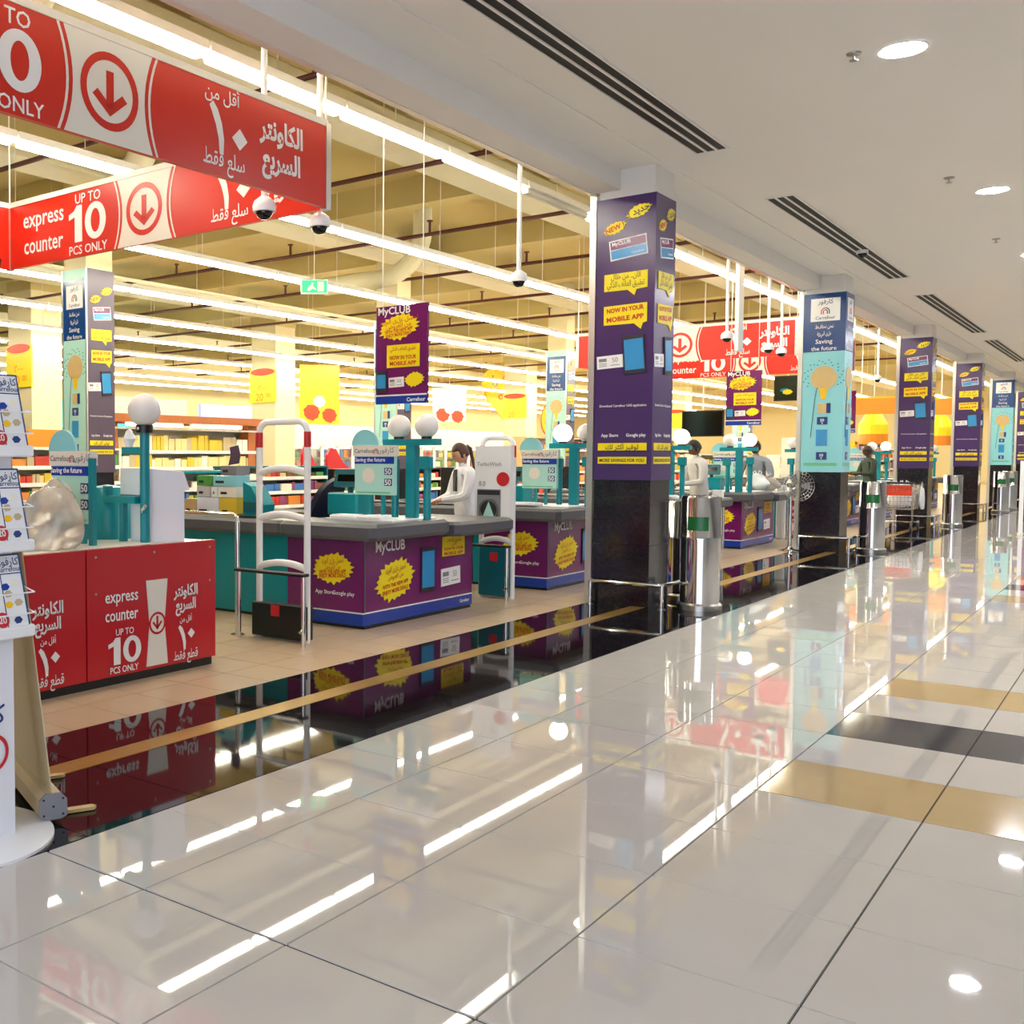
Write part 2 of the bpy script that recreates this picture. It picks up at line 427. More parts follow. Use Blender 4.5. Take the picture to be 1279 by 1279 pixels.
# ------------------------------------------------------------------ store ceiling: beams, ducts, pipes
n = 0
for y in (1.5, 7.4, 11.2, 15.2, 19.3, 23.7, 29, 33, 40, 47, 55):
    struct(MB().box(-34, -4.57, y, y + .35, SZ - .45, SZ).build('ceiling_beam', 'store_ceiling'))
for i, x in enumerate((-7.6, -11.75, -19.0, -26)):
    o = MB().box(x - .35, x + .35, -2, 70, 5.45, 5.75, .05).build('air_duct', 'duct', origin=(x, 30, 5.45))
    tag(o, 'long cream air duct under store ceiling, %s from the mall' % NTH[i], 'duct', 'store air ducts')
for i, y in enumerate((4.4, 8.0, 11.3, 14.8, 18.2, 21.8, 25.3, 29, 33, 38, 44)):
    r = root('sprinkler_pipe', (-12, y, 5.1), 'dark red sprinkler pipe crossing store ceiling, %s from the front' % NTH[i], 'pipe', 'red sprinkler pipes')
    MB().cyl((-32, y, 5.12), (-5.4, y, 5.12), .032, 8).build('pipe', 'pipe_red', r, smooth=True)
    for j in range(9):
        x = -6.2 - j * 2.9
        MB().cyl((x, y, 5.12), (x, y, 5.32), .022, 6).lathe((x, y, 5.32), [(.05, 0), (.05, .02)], 8).build('sprig', 'pipe_red', r)
        
for i, x in enumerate((-6.3, -9.8, -15.5)):
    o = MB().box(x - .06, x + .06, -2, 65, 4.98, 5.03).build('cable_tray', 'duct', origin=(x, 30, 4.98))
    tag(o, 'thin pale cable tray under store ceiling, %s from the mall' % NTH[i], 'cable tray', 'store cable trays')
# flexible duct bends
for i, (x, y, lab) in enumerate(((-9.4, 8.9, 'curved pale duct bend hanging behind the front red sign'), (-10.3, 16.5, 'curved pale duct bend hanging near the green exit sign'), (-6.6, 5.2, 'curved pale duct bend above the orange sign panel'))):
    pts = [V(x - 2.2, y, 4.85)] + [V(x - .9 + .9 * math.sin(a), y, 5.6 - .75 * math.cos(a)) for a in [PI / 2 * k / 8 for k in range(9)]] + [V(x, y, SZ - .03)]
    mb = MB().tube(pts, .17, 14)
    for p in pts[::2]: mb.lathe(p - V(0, 0, .02), [(.0, 0), (.0, .01)], 6)
    o = mb.build('duct_bend', 'duct', origin=pts[0], smooth=True); tag(o, lab, 'duct')

# ------------------------------------------------------------------ fluorescent rows
LZ = 4.5
proto = {}
def fixture(x, y, L, lab, lit=True):
    key = (L, lit)
    if key not in proto:
        mb = MB().box(x - .08, x + .08, y, y + L - .03, LZ + .02, LZ + .09)
        o = mb.build('fluorescent_light', 'fixture', origin=(x, y, LZ))
        t = MB().box(x - .038, x + .038, y + .03, y + L - .06, LZ - .035, LZ + .02, .012); t.build('tube', 'tube' if lit else 'tube_off', o)
        MB().cyl((x, y + L * .5, LZ + .09), (x, y + L * .5, SZ), .006, 4).build('hanger', 'fixture', o)
        proto[key] = o
    else:
        p = proto[key]; o = clone(p, x - p.location.x, y - p.location.y)
    tag(o, lab, 'ceiling light', 'store fluorescent strip lights')
for k in range(10):
    x = -5.52 - 2.84 * k
    L = 1.72 if k < 2 else 3.44
    y = 2.34 + (0 if k == 0 else (k * .37) % 1)
    if k: 
        while y + L < -x / 1.55: y += L
    ymax = 71
    n = 0
    while y < ymax:
        lit = not (k == 0 and 10.8 < y < 11.2)
        fixture(x, y, L, 'fluorescent strip light in the %s ceiling row from the mall, %s from the front' % (NTH[k], NTH[n]) if lit else 'unlit fluorescent strip light just left of the nearest purple pillar', lit)
        n += 1; y += L
        if k < 2 and y > 38: L = 3.44

# ------------------------------------------------------------------ printed pillars along the front
PX0, PX1, PD = -4.46, -3.86, .55
def bubble(mb, F, x, y, w, h, tail, d=.008):
    mb.prism(F, [(x - w / 2, y - h / 2), (x + tail - .04, y - h / 2), (x + tail + .03, y - h / 2 - .06), (x + tail + .05, y - h / 2), (x + w / 2, y - h / 2 + .01), (x + w / 2, y + h / 2), (x - w / 2, y + h / 2 - .01)], d - .006, d)
def card(F, x, y, w, h, ang, r, name='club_card'):
    G = F.sub(x, y, ang)
    o = MB().fbox(G, -w / 2, w / 2, -h / 2, h / 2, .001, .006).build(name, 'ink_white', r)
    MB().fbox(G, -w / 2 + .012, w / 2 - .012, .008, h / 2 - .012, .006, .008).build('card_top', 'magenta', o)
    MB().fbox(G, -w / 2 + .012, w / 2 - .012, -h / 2 + .012, 0, .006, .008).build('card_bottom', 'sky_print', o)
    MB().text('MyCLUB', G, -w / 2 + .03, h * .28, h * .26, .0095, align='l').text('Carrefour', G, w / 2 - .03, -h * .28, h * .16, .0095, align='r').build('lettering', 'ink_white', o)
def phone(F, x, y, w, h, ang, r):
    G = F.sub(x, y, ang)
    o = MB().fbox(G, -w / 2, w / 2, -h / 2, h / 2, .001, .014).build('phone_print', 'ink_dark', r)
    MB().fbox(G, -w / 2 + .014, w / 2 - .014, -h / 2 + .04, h / 2 - .035, .014, .016).build('screen', 'sky_print', o)
def coupon(F, x, y, w, h, ang, r):
    G = F.sub(x, y, ang)
    o = MB().fbox(G, -w / 2, w / 2, -h / 2, h / 2, .001, .006).build('coupon', 'ink_white', r)
    mb = MB().fbox(G, -w * .42, -w * .12, h * .05, h * .3, .006, .008)
    for i in range(3): mb.fbox(G, -w * .42, -w * .12, -h * (.1 + .11 * i), -h * (.06 + .11 * i), .006, .008)
    mb.text('50', G, w * .2, h * .12, h * .5, .008, 0).fbox(G, w * .02, w * .38, -h * .3, -h * .25, .006, .008)
    mb.build('lettering', 'ink_grey', o)
def club_face(F, w, r):
    k = w / .6
    MB().burst(F, .19 * k, 2.54, .13 * k, .062, .007, 14, .8, 18).build('starburst', 'yellow', r); MB().burst(F, .43 * k, 2.68, .14 * k, .065, .007, 14, .8, 18).build('starburst', 'yellow', r)
    card(F, .33 * k, 2.33, .38 * k, .2, 6, r)
    mb = MB(); bubble(mb, F, .31 * k, 2.0, .44 * k, .18, .06); mb.build('speech_bubble', 'yellow', r); mb = MB(); bubble(mb, F, .31 * k, 1.67, .44 * k, .2, .13); mb.build('speech_bubble', 'yellow', r)
    phone(F, .41 * k, 1.26, .22 * k, .38, 4, r); coupon(F, .16 * k, 1.2, .27 * k, .13, 3, r)
    MB().fbox(F, .05 * k, .55 * k, .3, .375, .001, .007).build('slogan_bar', 'yellow', r); MB().fbox(F, .05 * k, .55 * k, .165, .235, .001, .007).build('slogan_bar', 'yellow', r)
    t = MB().text('NEW !', F.sub(.19 * k, 2.54, 18), 0, 0, .07, .009, .03, xs=k)
    t.text('NOW IN YOUR', F.sub(.31 * k, 1.72, 3), 0, 0, .062, .009, .04, w=.38 * k).text('MOBILE APP', F.sub(.31 * k, 1.63, 3), 0, 0, .066, .009, .04, w=.38 * k)
    t.build('lettering_red', 'ink_red', r)
    t = MB().text('جديد !', F.sub(.43 * k, 2.68, 18), 0, 0, .09, .009, .02, True, xs=k)
    t.text('الآن.. من خلال', F, .31 * k, 2.05, .075, .009, .005, True, w=.3 * k).text('تطبيق الهاتف الذكي', F, .31 * k, 1.96, .08, .009, .005, True, w=.38 * k)
    t.text('توفير أكثر لك', F, .3 * k, .337, .07, .009, .01, True, w=.34 * k).text('MORE SAVINGS FOR YOU', F, .3 * k, .2, .048, .009, .02, w=.46 * k)
    t.build('lettering_dark', 'ink_dark', r)
    t = MB().text('Download Carrefour UAE application', F, .3 * k, .75, .034, .004, .01, w=.48 * k)
    t.text('App Store', F, .17 * k, .45, .045, .004, .02, w=.18 * k).text('Google play', F, .44 * k, .45, .045, .004, .02, w=.2 * k)
    t.build('lettering_white', 'ink_white', r)
def arcs_logo(mb0, mb1, F, x, y, s, d):
    for mb, rr in ((mb0, (.5, .3)), (mb1, (.5, .3))): pass
    for sgn, mb in ((-1, mb0), (1, mb1)):
        for rr in (.5, .28):
            pts = []
            for i in range(9):
                a = PI / 2 * i / 8
                pts.append((x + sgn * s * rr * math.cos(a), y + s * rr * math.sin(a)))
            inn = [(x + sgn * s * (rr - .12) * math.cos(PI / 2 * i / 8), y + s * (rr - .12) * math.sin(PI / 2 * i / 8)) for i in range(8, -1, -1)]
            q = pts + [(x + sgn * s * (rr - .12), y)][:0] + inn
            vs_ = [F.p(a, b, d) for a, b in q]
            m_ = len(q); mb.add(vs_, [(i, i + 1, m_ - 2 - i, m_ - 1 - i) for i in range(8)])
            lo, hi = sorted((x + sgn * s * rr, x + sgn * s * (rr - .12)))
            mb.fbox(F, lo, hi, y - s * .3, y, d - .001, d)
def eco_face(F, w, r):
    k = w / .6
    MB().fbox(F, 0, w, 1.92, 2.84, .001, .004).build('header_panel', 'navy', r)
    o = MB().fbox(F, .1 * k, .52 * k, 2.4, 2.76, .004, .008).build('logo_panel', 'ink_white', r)
    a, b = MB(), MB(); arcs_logo(a, b, F, .31 * k, 2.55, .13, .0095)
    a.build('logo_arc_red', 'red_print', o); b.build('logo_arc_blue', 'navy_print', o)
    MB().text('كارفور', F, .31 * k, 2.7, .1, .0095, .01, True, w=.22 * k).text('Carrefour', F, .31 * k, 2.455, .07, .0095, .01, w=.28 * k).build('lettering', 'navy_print', o)
    t = MB().text('نحن نحافظ', F, .3 * k, 2.31, .085, .006, .005, True, w=.26 * k).text('على البيئة', F, .3 * k, 2.19, .085, .006, .005, True, w=.2 * k)
    t.text('Saving', F, .3 * k, 2.07, .1, .006, .005).text('the future', F, .3 * k, 1.97, .09, .006, .005); t.build('lettering', 'ink_white', r)
    o = MB().disc(F, .31 * k, 1.5, .19 * k, .006, 28, .19, .001).build('bulb_print', 'wood_pale', r)
    MB().prism(F, [(.25 * k, 1.34), (.28 * k, 1.16), (.34 * k, 1.16), (.37 * k, 1.34)], .002, .007).build('bulb_neck', 'yellow_deep', o)
    mb = MB()
    for i in range(26):
        a = -.5 + (PI + 1.0) * i / 25; rr = .23 + .03 * ((i * 7) % 3)
        mb.disc(F, .31 * k + rr * math.cos(a) * k, 1.5 + rr * math.sin(a), .011, .005, 8)
    mb.build('leaf_dots', 'teal', r)
    MB().fbox(F, .24 * k, .36 * k, .94, 1.1, .001, .006).build('bag_print', 'wood_pale', r)
    MB().fbox(F, .36 * k, .42 * k, .94, 1.1, .001, .006).build('bag_side_print', 'navy_print', r)
    MB().fbox(F, .22 * k, .38 * k, .42, .68, .001, .006).build('lamp_print', 'sky_print', r)
    o = MB().fbox(F, .23 * k, .38 * k, .76, .88, .001, .006).build('badge', 'navy_print', r); MB().fbox(F, .23 * k, .38 * k, .2, .32, .001, .006).build('badge', 'navy_print', r)
    MB().text('50', F, .305 * k, .83, .06, .008).text('%', F, .305 * k, .785, .04, .008).text('50', F, .305 * k, .27, .06, .008).text('%', F, .305 * k, .225, .04, .008).build('lettering', 'ink_white', o)
    MB().fbox(F, .05 * k, .53 * k, .1, .15, .001, .005).build('green_line', 'green_soft', r)
    pts = [F.p((.22 - .08 * (i / 8) ** .7) * k, 1.35 - .8 * i / 8, .006) for i in range(9)]
    MB().tube(pts, .004, 4).build('cord_print', 'ink_dark', r)
def pillar(k, kind, lab):
    y0 = 10.47 + 8.15 * k
    r = root('pillar', ((PX0 + PX1) / 2, y0 + PD / 2, 0), lab, 'pillar', 'printed pillars along the store front')
    MB().box(PX0 + .01, PX1 - .01, y0 + .01, y0 + PD - .01, 0, .62).build('cladding', 'granite', r)
    MB().box(PX0 + .01, PX1 - .01, y0 + .01, y0 + PD - .01, .624, 1.28).build('cladding', 'granite', r)
    MB().box(PX0, PX1, y0, y0 + PD, 1.28, 4.12).build('wrap', 'purple' if kind == 'club' else 'aqua', r)
    MB().box(PX0 + .02, PX1 - .02, y0 + .02, y0 + PD - .02, 4.12, CZ).build('capital', 'plaster', r)
    MB().box(PX0 - .07, PX0 - .004, y0 - .01, y0 + .07, 0, 4.2).build('shutter_guide', 'alu', r)
    f1 = Fr((PX0, y0, 1.28), XA, ZA); f2 = Fr((PX1, y0, 1.28), YA, ZA)
    for F, w in ((f1, PX1 - PX0), (f2, PD)): (club_face if kind == 'club' else eco_face)(F, w, r)
    return r
p1 = pillar(0, 'club', 'nearest purple printed pillar with yellow bubbles and black base')
p2 = pillar(1, 'eco', 'nearest blue and aqua printed pillar with light bulb picture')
for k, src, ks, lab in ((2, p1, 0, 'purple printed pillar with yellow bubbles behind the loaded trolley'), (3, p1, 0, 'purple printed pillar just left of the small far aqua pillar'),
                        (4, p2, 1, 'small far aqua printed pillar between two purple pillars'), (5, p1, 0, 'farthest purple printed pillar cut by the right edge')):
    clone(src, dy=8.15 * (k - ks), label=lab)
# guard rails in front of the pillars
def guard(k, lab):
    y = 10.40 + 8.15 * k
    r = root('guard_rail', (-4.14, y, 0), lab, 'rail', 'pillar guard rails')
    a, b, yb = -4.44, -3.72, y + .62
    pts = [V(a, y, .24)] + [V(b - .05, y, .24), V(b - .015, y + .015, .24), V(b, y + .05, .24), V(b, yb, .24)]
    MB().tube(pts, .02, 10).build('top_rail', 'chrome', r, smooth=True)
    for x, yy in ((a, y), (b, y + .03), (b, yb)):
        MB().cyl((x, yy, 0), (x, yy, .24), .02, 10).lathe((x, yy, 0), [(.042, 0), (.042, .008), (.02, .014)], 12).build('leg', 'chrome', r, smooth=True)
    return r
g0 = guard(0, 'low chrome guard rail around base of nearest purple pillar')
for k, lab in ((1, 'low chrome guard rail around base of nearest blue pillar'), (2, 'low chrome guard rail behind the loaded trolley'), (3, 'low chrome guard rail at purple pillar beyond the trolley')):
    clone(g0, dy=8.15 * k, label=lab)

# chrome litter bins
def litter_bin(x, y, lab, sticker=True, rr=.185, h=1.13):
    r = root('litter_bin', (x, y, 0), lab, 'litter bin', 'chrome litter bins')
    MB().lathe((x, y, 0), [(rr + .025, 0), (rr + .025, .05), (rr + .005, .07)], 32).build('base', 'steel', r, smooth=True)
    MB().lathe((x, y, 0), [(rr, .07), (rr, h * .62)], 32, False, False).build('body', 'chrome', r, smooth=True)
    MB().lathe((x, y, 0), [(rr + .004, h * .62), (rr + .004, h * .64), (rr, h * .645), (rr, h * .98), (rr - .01, h)], 32, False, False).build('hood', 'chrome', r, smooth=True)
    MB().lathe((x, y, 0), [(rr - .01, h), (rr - .04, h - .015), (.02, h - .02)], 32, False, True).build('ash_tray', 'black', r, smooth=True)
    if sticker:
        # curved label on the hood, facing the camera side
        n = 12; a0, a1 = math.radians(-112), math.radians(-50); q = rr + .0025
        vs_ = [V(x + q * math.cos(a0 + (a1 - a0) * i / n), y + q * math.sin(a0 + (a1 - a0) * i / n), z) for z in (h * .70, h * .82) for i in range(n + 1)]
        MB().add(vs_, [(i, i + 1, n + 2 + i, n + 1 + i) for i in range(n)]).build('label_sticker', 'sticker_green', r, smooth=True)
    return r
b0 = litter_bin(-3.46, 10.75, 'tall chrome litter bin with green sticker beside nearest purple pillar')
clone(b0, -.05, 8.4, label='tall chrome litter bin with mirror-like sides beside nearest blue pillar')
clone(b0, -.06, 16.9, label='tall chrome litter bin just right of the trolley')
for dx, dy, lab in ((.13, 24.75, 'left one of two far chrome litter bins by far aqua pillar'), (.13, 26.9, 'right one of two far chrome litter bins by far aqua pillar')):
    clone(b0, dx - .07, dy, label=lab)
b1 = litter_bin(-3.82, 11.38, 'dark-sided litter bin standing behind the nearest chrome bin', False, .17, 1.05)

# ------------------------------------------------------------------ checkouts
CX = -5.25
def bumper(r, y0, y1, xf, xb, z0, z1):
    MB().box(xb, xf, y0, y1, z0, z1, .05).build('bumper', 'bumper', r, smooth=False)
def purple_checkout(y0, lab):
    r = root('checkout_counter', (CX - .4, y0 + .95, 0), lab, 'checkout', 'purple and teal checkout counters')
    y1 = y0 + 1.9
    MB().box(-6.1, CX, y0, y1, .03, .8).build('wrap', 'magenta', r)
    MB().box(-6.08, CX + .0, y0 + .02, y1 - .02, 0, .03).build('plinth', 'black', r)
    MB().box(-8.6, -6.1, y0 + .02, y0 + .55, .03, .8).build('body', 'teal', r)
    MB().box(-8.6, -6.1, y0 + 1.35, y1 - .04, .03, .8).build('body', 'teal', r)
    MB().box(-8.58, -6.12, y0 + .05, y0 + .52, 0, .03).build('plinth', 'black', r)
    MB().box(-8.58, -6.12, y0 + 1.38, y1 - .08, 0, .03).build('plinth', 'black', r)
    MB().box(-6.102, CX + .002, y0 - .004, y1 + .004, .03, .135).build('base_stripe', 'blue', r)
    MB().box(-6.102, CX + .003, y0 - .005, y1 + .005, .135, .147).build('white_line', 'ink_white', r)
    bumper(r, y0 - .16, y0 + 1.12, CX + .22, -6.1, .79, .935); bumper(r, y0 - .1, y0 + .58, -6.1, -8.6, .79, .93)
    bumper(r, y0 + 1.18, y1 + .42, CX + .26, -6.1, .76, .90); bumper(r, y0 + 1.32, y1 + .1, -6.1, -8.6, .76, .895)
    MB().box(-8.3, -6.4, y0 + .02, y0 + .5, .935, .95).build('conveyor_belt', 'belt', r)
    MB().box(-5.9, -5.15, y0 + .3, y0 + 1.05, .935, .947).build('worktop', 'white', r)
    MB().box(-8.3, -6.4, y0 + 1.4, y0 + 1.9, .90, .915).build('conveyor_belt', 'belt', r)
    MB().box(CX, CX + .012, y0 + .005, y0 + .02, .15, .79).build('corner_strip', 'violet_grey', r)
    F = Fr((CX, y0, 0), YA, ZA); S = Fr((-6.1, y0, 0), XA, ZA)
    MB().burst(F, .5, .4, .34, .2, .006, 22, .8, 10).build('starburst', 'yellow', r)
    MB().burst(S, .52, .52, .24, .15, .006, 20, .8, 6).build('starburst', 'yellow', r)
    MB().fbox(F, 1.32, 1.74, .55, .74, .001, .006).build('speech_bubble', 'yellow', r)
    MB().text('MyCLUB', F, .42, .7, .13, .005, .02).text('Carrefour', F, 1.75, .085, .045, .005, .02).build('lettering_white', 'ink_white', r)
    MB().text('App Store', S, .43, .3, .05, .004, .01).text('Google play', S, .64, .3, .05, .004, .01).build('lettering_white', 'ink_white', r)
    t = MB()
    for G, x, w in ((F, .5, .42), (S, .52, .3)):
        t.text('احصل على المزيد', G.sub(x, .49 if G is F else .58, 5), 0, 0, .07, .008, .005, True, w=w * .8).text('من العروض', G.sub(x, .43 if G is F else .53, 5), 0, 0, .06, .008, .005, True, w=w * .6)
        t.text('WITH THE NEW APP', G.sub(x, .36 if G is F else .49, 5), 0, 0, .05, .008, .03, w=w).text('ENJOY MORE DEALS', G.sub(x, .3 if G is F else .45, 5), 0, 0, .05, .008, .03, w=w)
    t.text('تطبيق الهاتف', F, 1.53, .7, .05, .008, .005, True).text('الذكي', F, 1.53, .66, .05, .008, .005, True).text('NOW IN YOUR', F, 1.53, .62, .04, .008, .03, w=.36).text('MOBILE APP', F, 1.53, .575, .04, .008, .03, w=.36)
    t.build('lettering_red', 'ink_red', r)
    phone(F, 1.05, .45, .24, .42, 0, r); coupon(F, 1.48, .35, .36, .17, 2, r)
    return r
c1 = purple_checkout(7.49, 'nearest purple checkout counter with teal body behind white security gate')
for k, lab in ((1, 'second purple checkout counter, partly hidden by nearest purple pillar'), (2, 'third purple checkout counter behind the nearest chrome bin'), (3, 'fourth purple checkout counter between nearest chrome bin and red counter'),
               (5, 'fifth purple checkout counter beyond the blue pillar'), (6, 'sixth purple checkout counter behind the trolley'), (7, 'seventh purple checkout counter beyond the trolley'), (8, 'farthest purple checkout counter')):
    clone(c1, dy=3.6 * k, label=lab)
def express_face(F, r, part=True):
    # F: right = along the counter, up = z, x origin at the left edge of one panel 1.2 m wide
    MB().prism(F, [(.52, .08), (.72, .08), (.69, .37), (.72, .67), (.52, .67), (.55, .37)], .001, .006).build('arrow_panel', 'sign_white', r)
    mb = MB().annulus(F, .62, .37, .062, .078, .008)
    mb.fbox(F, .611, .629, .33, .42, .006, .008).prism(F, [(.575, .375), (.62, .325), (.665, .375), (.655, .385), (.62, .347), (.585, .385)], .006, .008)
    mb.build('arrow_symbol', 'counter_red', r)
    t = MB().text('express', F, .3, .565, .115, .005, .012, w=.29).text('counter', F, .3, .46, .115, .005, .012, w=.29).text('UP TO', F, .325, .35, .062, .005, .01, w=.16).ten(F, .325, .225, .29, .18, .005).text('PCS ONLY', F, .32, .1, .062, .005, .01, w=.25)
    t.text('الكاونتر', F, .9, .56, .105, .005, .03, True, w=.24).text('السريع', F, .9, .455, .105, .005, .03, True, w=.2).text('أقل من', F, .9, .37, .055, .005, .01, True, w=.12).alef_one(F, .86, .24, .18, .005).prism(F, [(.955, .225), (.99, .26), (.955, .295), (.92, .26)], .003, .005).text('قطع فقط', F, .9, .1, .09, .005, .01, True, w=.24)
    t.build('lettering', 'ink_white', r)
def red_checkout(ya, yb, lab):
    r = root('checkout_counter', (-5.5, (ya + yb) / 2, 0), lab, 'checkout', 'red express checkout counters')
    ym = yb - 1.21
    for a, b in ((ya, ym - .006), (ym + .006, yb)): MB().box(-5.26, -5.2, a, b, .06, .91).build('front_panel', 'counter_red', r)
    MB().box(-5.28, -5.22, ya + .02, yb - .02, 0, .06).build('plinth', 'black', r)
    MB().box(-6.0, -5.26, yb - .05, yb, .06, .9).build('side_panel', 'counter_red', r)
    MB().box(-8.4, -5.27, ya, yb - .06, .03, .86).build('body', 'teal', r)
    MB().box(-8.45, -5.25, ya - .02, yb - .02, .86, .905).build('worktop', 'sign_white', r)
    for y in (ym + .08, ym + .6, yb - .06):
        for z in (.86, .62): MB().disc(Fr((-5.2, y, z), YA, ZA), 0, 0, .008, .004, 10, None, 0).build('screw_head', 'steel', r)
    express_face(Fr((-5.2, ym, 0), YA, ZA), r); express_face(Fr((-5.2, ym - 1.21, 0), YA, ZA), r)
    return r
rc = red_checkout(3.0, 5.55, 'nearest red express checkout counter with white lettering')
rc2 = red_checkout(21.35, 23.4, 'distant red express checkout counter left of the blue pillar')

# globe-lamp frames on the counters
def globe(mb, c, r): mb.ball(c, r, 24, 14)
def lamp_frame(y, lab, lit=(False, False), x=-5.3):
    r = root('lamp_post', (x, y, .93), lab, 'lamp', 'teal twin globe lamp frames on checkouts')
    MB().box(x - .05, x + .05, y - .04, y + .04, .93, 1.66).build('post', 'teal', r)
    MB().box(x - .3, x + .28, y - .05, y + .05, 1.62, 1.68).build('crossbar', 'teal', r)
    for dx, h, w in ((-.17, 1.45, .035), (.18, 1.45, .035)):
        MB().cyl((x + dx, y - .03, .93), (x + dx, y - .03, h), w, 14).build('side_post', 'teal', r, smooth=True)
    MB().box(x + .13, x + .24, y - .1, y - .02, 1.4, 1.52, .01).build('call_button_box', 'teal', r)
    MB().box(x - .24, x - .12, y - .1, y - .02, 1.38, 1.5, .01).build('call_button_box', 'teal', r)
    for i, dx in enumerate((-.15, .15)):
        s = MB().cyl((x + dx, y, 1.68), (x + dx, y, 1.715), .05, 14).build('lamp_socket', 'black', r, smooth=True)
        m = MB(); globe(m, (x + dx, y, 1.80), .11); m.build('globe_shade', 'globe_lit' if lit[i] else 'globe', r, smooth=True)
    return r
l1 = lamp_frame(8.35, 'teal lamp frame with two unlit white globes on nearest purple checkout')
l2 = lamp_frame(11.9, 'teal lamp frame with one lit globe, left of nearest purple pillar', (True, False))
l3 = lamp_frame(15.1, 'teal lamp frame with lit globe just right of nearest purple pillar', (False, True))
l4 = lamp_frame(18.3, 'teal lamp frame with lit globe between the two customers', (False, True))
clone(l1, 0, 13.9, label='teal lamp frame with unlit globes just left of the blue pillar')
clone(l4, -.1, 11.7, label='teal lamp frame with lit globe right of the man in green')
clone(l1, -.1, 28.85, label='far teal lamp frame between the second and third purple pillars')
# single globe post on red counter
r = root('lamp_post', (-5.45, 5.09, .905), 'teal post with a single unlit white globe on red counter', 'lamp')
MB().cyl((-5.45, 5.09, .905), (-5.45, 5.09, 1.68), .035, 16).build('post', 'teal', r, smooth=True)
MB().cyl((-5.45, 5.09, 1.68), (-5.45, 5.09, 1.735), .062, 20).build('lamp_socket', 'black', r, smooth=True)
m = MB(); globe(m, (-5.45, 5.09, 1.84), .118); m.build('globe_shade', 'globe', r, smooth=True)
MB().disc(Fr((-5.45, 5.09 - .063, 1.71), XA, ZA), 0, 0, .012, .001, 12).build('socket_pin', 'white', r)
MB().box(-5.66, -5.47, 5.06, 5.12, 1.53, 1.58).build('side_arm', 'teal', r)
MB().lathe((-5.61, 5.09, 1.58), [(.03, 0), (.03, .02), (.045, .06), (.02, .12), (.0, .13)], 14).build('handset', 'white', r, smooth=True)
MB().box(-5.78, -5.48, 5.02, 5.08, 1.18, 1.23).build('side_arm', 'teal', r)
MB().box(-5.82, -5.78, 5.02, 5.08, 1.18, 1.30).build('arm_hook', 'teal', r)
MB().box(-5.66, -5.61, 5.03, 5.07, .905, 1.18).build('strut', 'teal', r)
MB().tube([V(-5.43, 5.05, 1.12), V(-5.40, 5.02, 1.14), V(-5.36, 5.01, 1.17)], .012, 8).build('clip', 'chrome', r)
# white notice boards on the red counter
r = root('notice_board', (-5.42, 5.28, .905), 'tall white folded notice panel behind teal globe post', 'notice')
MB().prism(Fr((-5.46, 5.13, .905), V(.55, .83, 0), ZA), [(0, 0), (.26, 0), (.26, .36), (.30, .37), (.255, .50), (.0, .52)], 0, .012).build('panel', 'paper', r)
r = root('notice_board', (-5.65, 4.98, .905), 'white framed notice with two strips left of teal globe post', 'notice')
MB().box(-5.72, -5.52, 5.10, 5.11, 1.24, 1.43).build('panel', 'paper', r)
MB().box(-5.74, -5.66, 5.10, 5.11, .905, 1.2).build('panel', 'paper', r)
MB().box(-5.61, -5.51, 5.10, 5.11, .905, 1.2).build('panel', 'paper', r)
MB().box(-5.72, -5.52, 5.10, 5.112, 1.2, 1.24).build('tray', 'ink_grey', r)

# promotion displays on counters (aqua board with topper)
def promo(x, y, z, w, h, lab, flip=1):
    r = root('promotion_display', (x, y, z), lab, 'display', 'aqua promotion displays on checkouts')
    F = Fr((x - w / 2, y, z), XA, ZA)
    MB().fbox(F, 0, w, 0, h, -.05, 0).build('board', 'aqua_pale', r)
    MB().fbox(F, -.02, w + .02, h, h + .1, -.05, .004).build('header', 'sign_white', r)
    MB().fbox(F, 0, w, h - .07, h - .005, .0, .004).build('blue_strip', 'blue', r)
    pts = [(w * .22 + .15 * math.cos(PI * i / 14), h + .1 + .15 * math.sin(PI * i / 14)) for i in range(15)]
    MB().prism(F, pts, -.04, -.02).build('topper', 'aqua', r)
    MB().disc(F, w * .36, h * .5, h * .2, .003, 24).build('seal', 'sign_white', r)
    o = MB().fbox(F, w * .76, w * .95, h * .52, h * .7, 0, .004).build('badge', 'navy_print', r); MB().fbox(F, w * .76, w * .95, h * .24, h * .42, 0, .004).build('badge', 'navy_print', r)
    MB().text('50', F, w * .855, h * .61, .07, .006).text('50', F, w * .855, h * .33, .07, .006).build('lettering', 'ink_white', o)
    MB().fbox(F, w * .05, w * .9, h * .04, h * .08, 0, .003).build('green_line', 'green_soft', r)
    a, b = MB(), MB(); arcs_logo(a, b, F, w * .55, h + .04, .06, .006); a.build('logo_arc_red', 'red_print', r); b.build('logo_arc_blue', 'navy_print', r)
    MB().text('Carrefour', F, w * .25, h + .05, .055, .006).text('كارفور', F, w * .82, h + .05, .07, .006, .01, True).build('lettering', 'ink_grey', r)
    MB().text('Saving the future', F, w * .4, h - .038, .05, .006).build('lettering', 'ink_white', r)
    MB().box(x + w * .1, x + w * .16, y + .05, y + .09, z - .25, z).build('stand_leg', 'teal', r); MB().box(x - w * .2, x - w * .14, y + .05, y + .09, z - .25, z).build('stand_leg', 'teal', r)
    return r
d1 = promo(-5.56, 8.1, 1.16, .44, .36, 'aqua promotion display left of globe lamps on nearest purple checkout')
d2 = clone(d1, -.1, 3.62, -.02, 'aqua promotion display beside the lit globe left of nearest purple pillar')
clone(d1, -.25, 11.25, 0, 'aqua promotion display between the two customers')
clone(d1, -.25, 21.8, 0.0, 'far aqua promotion display left of the man in green')
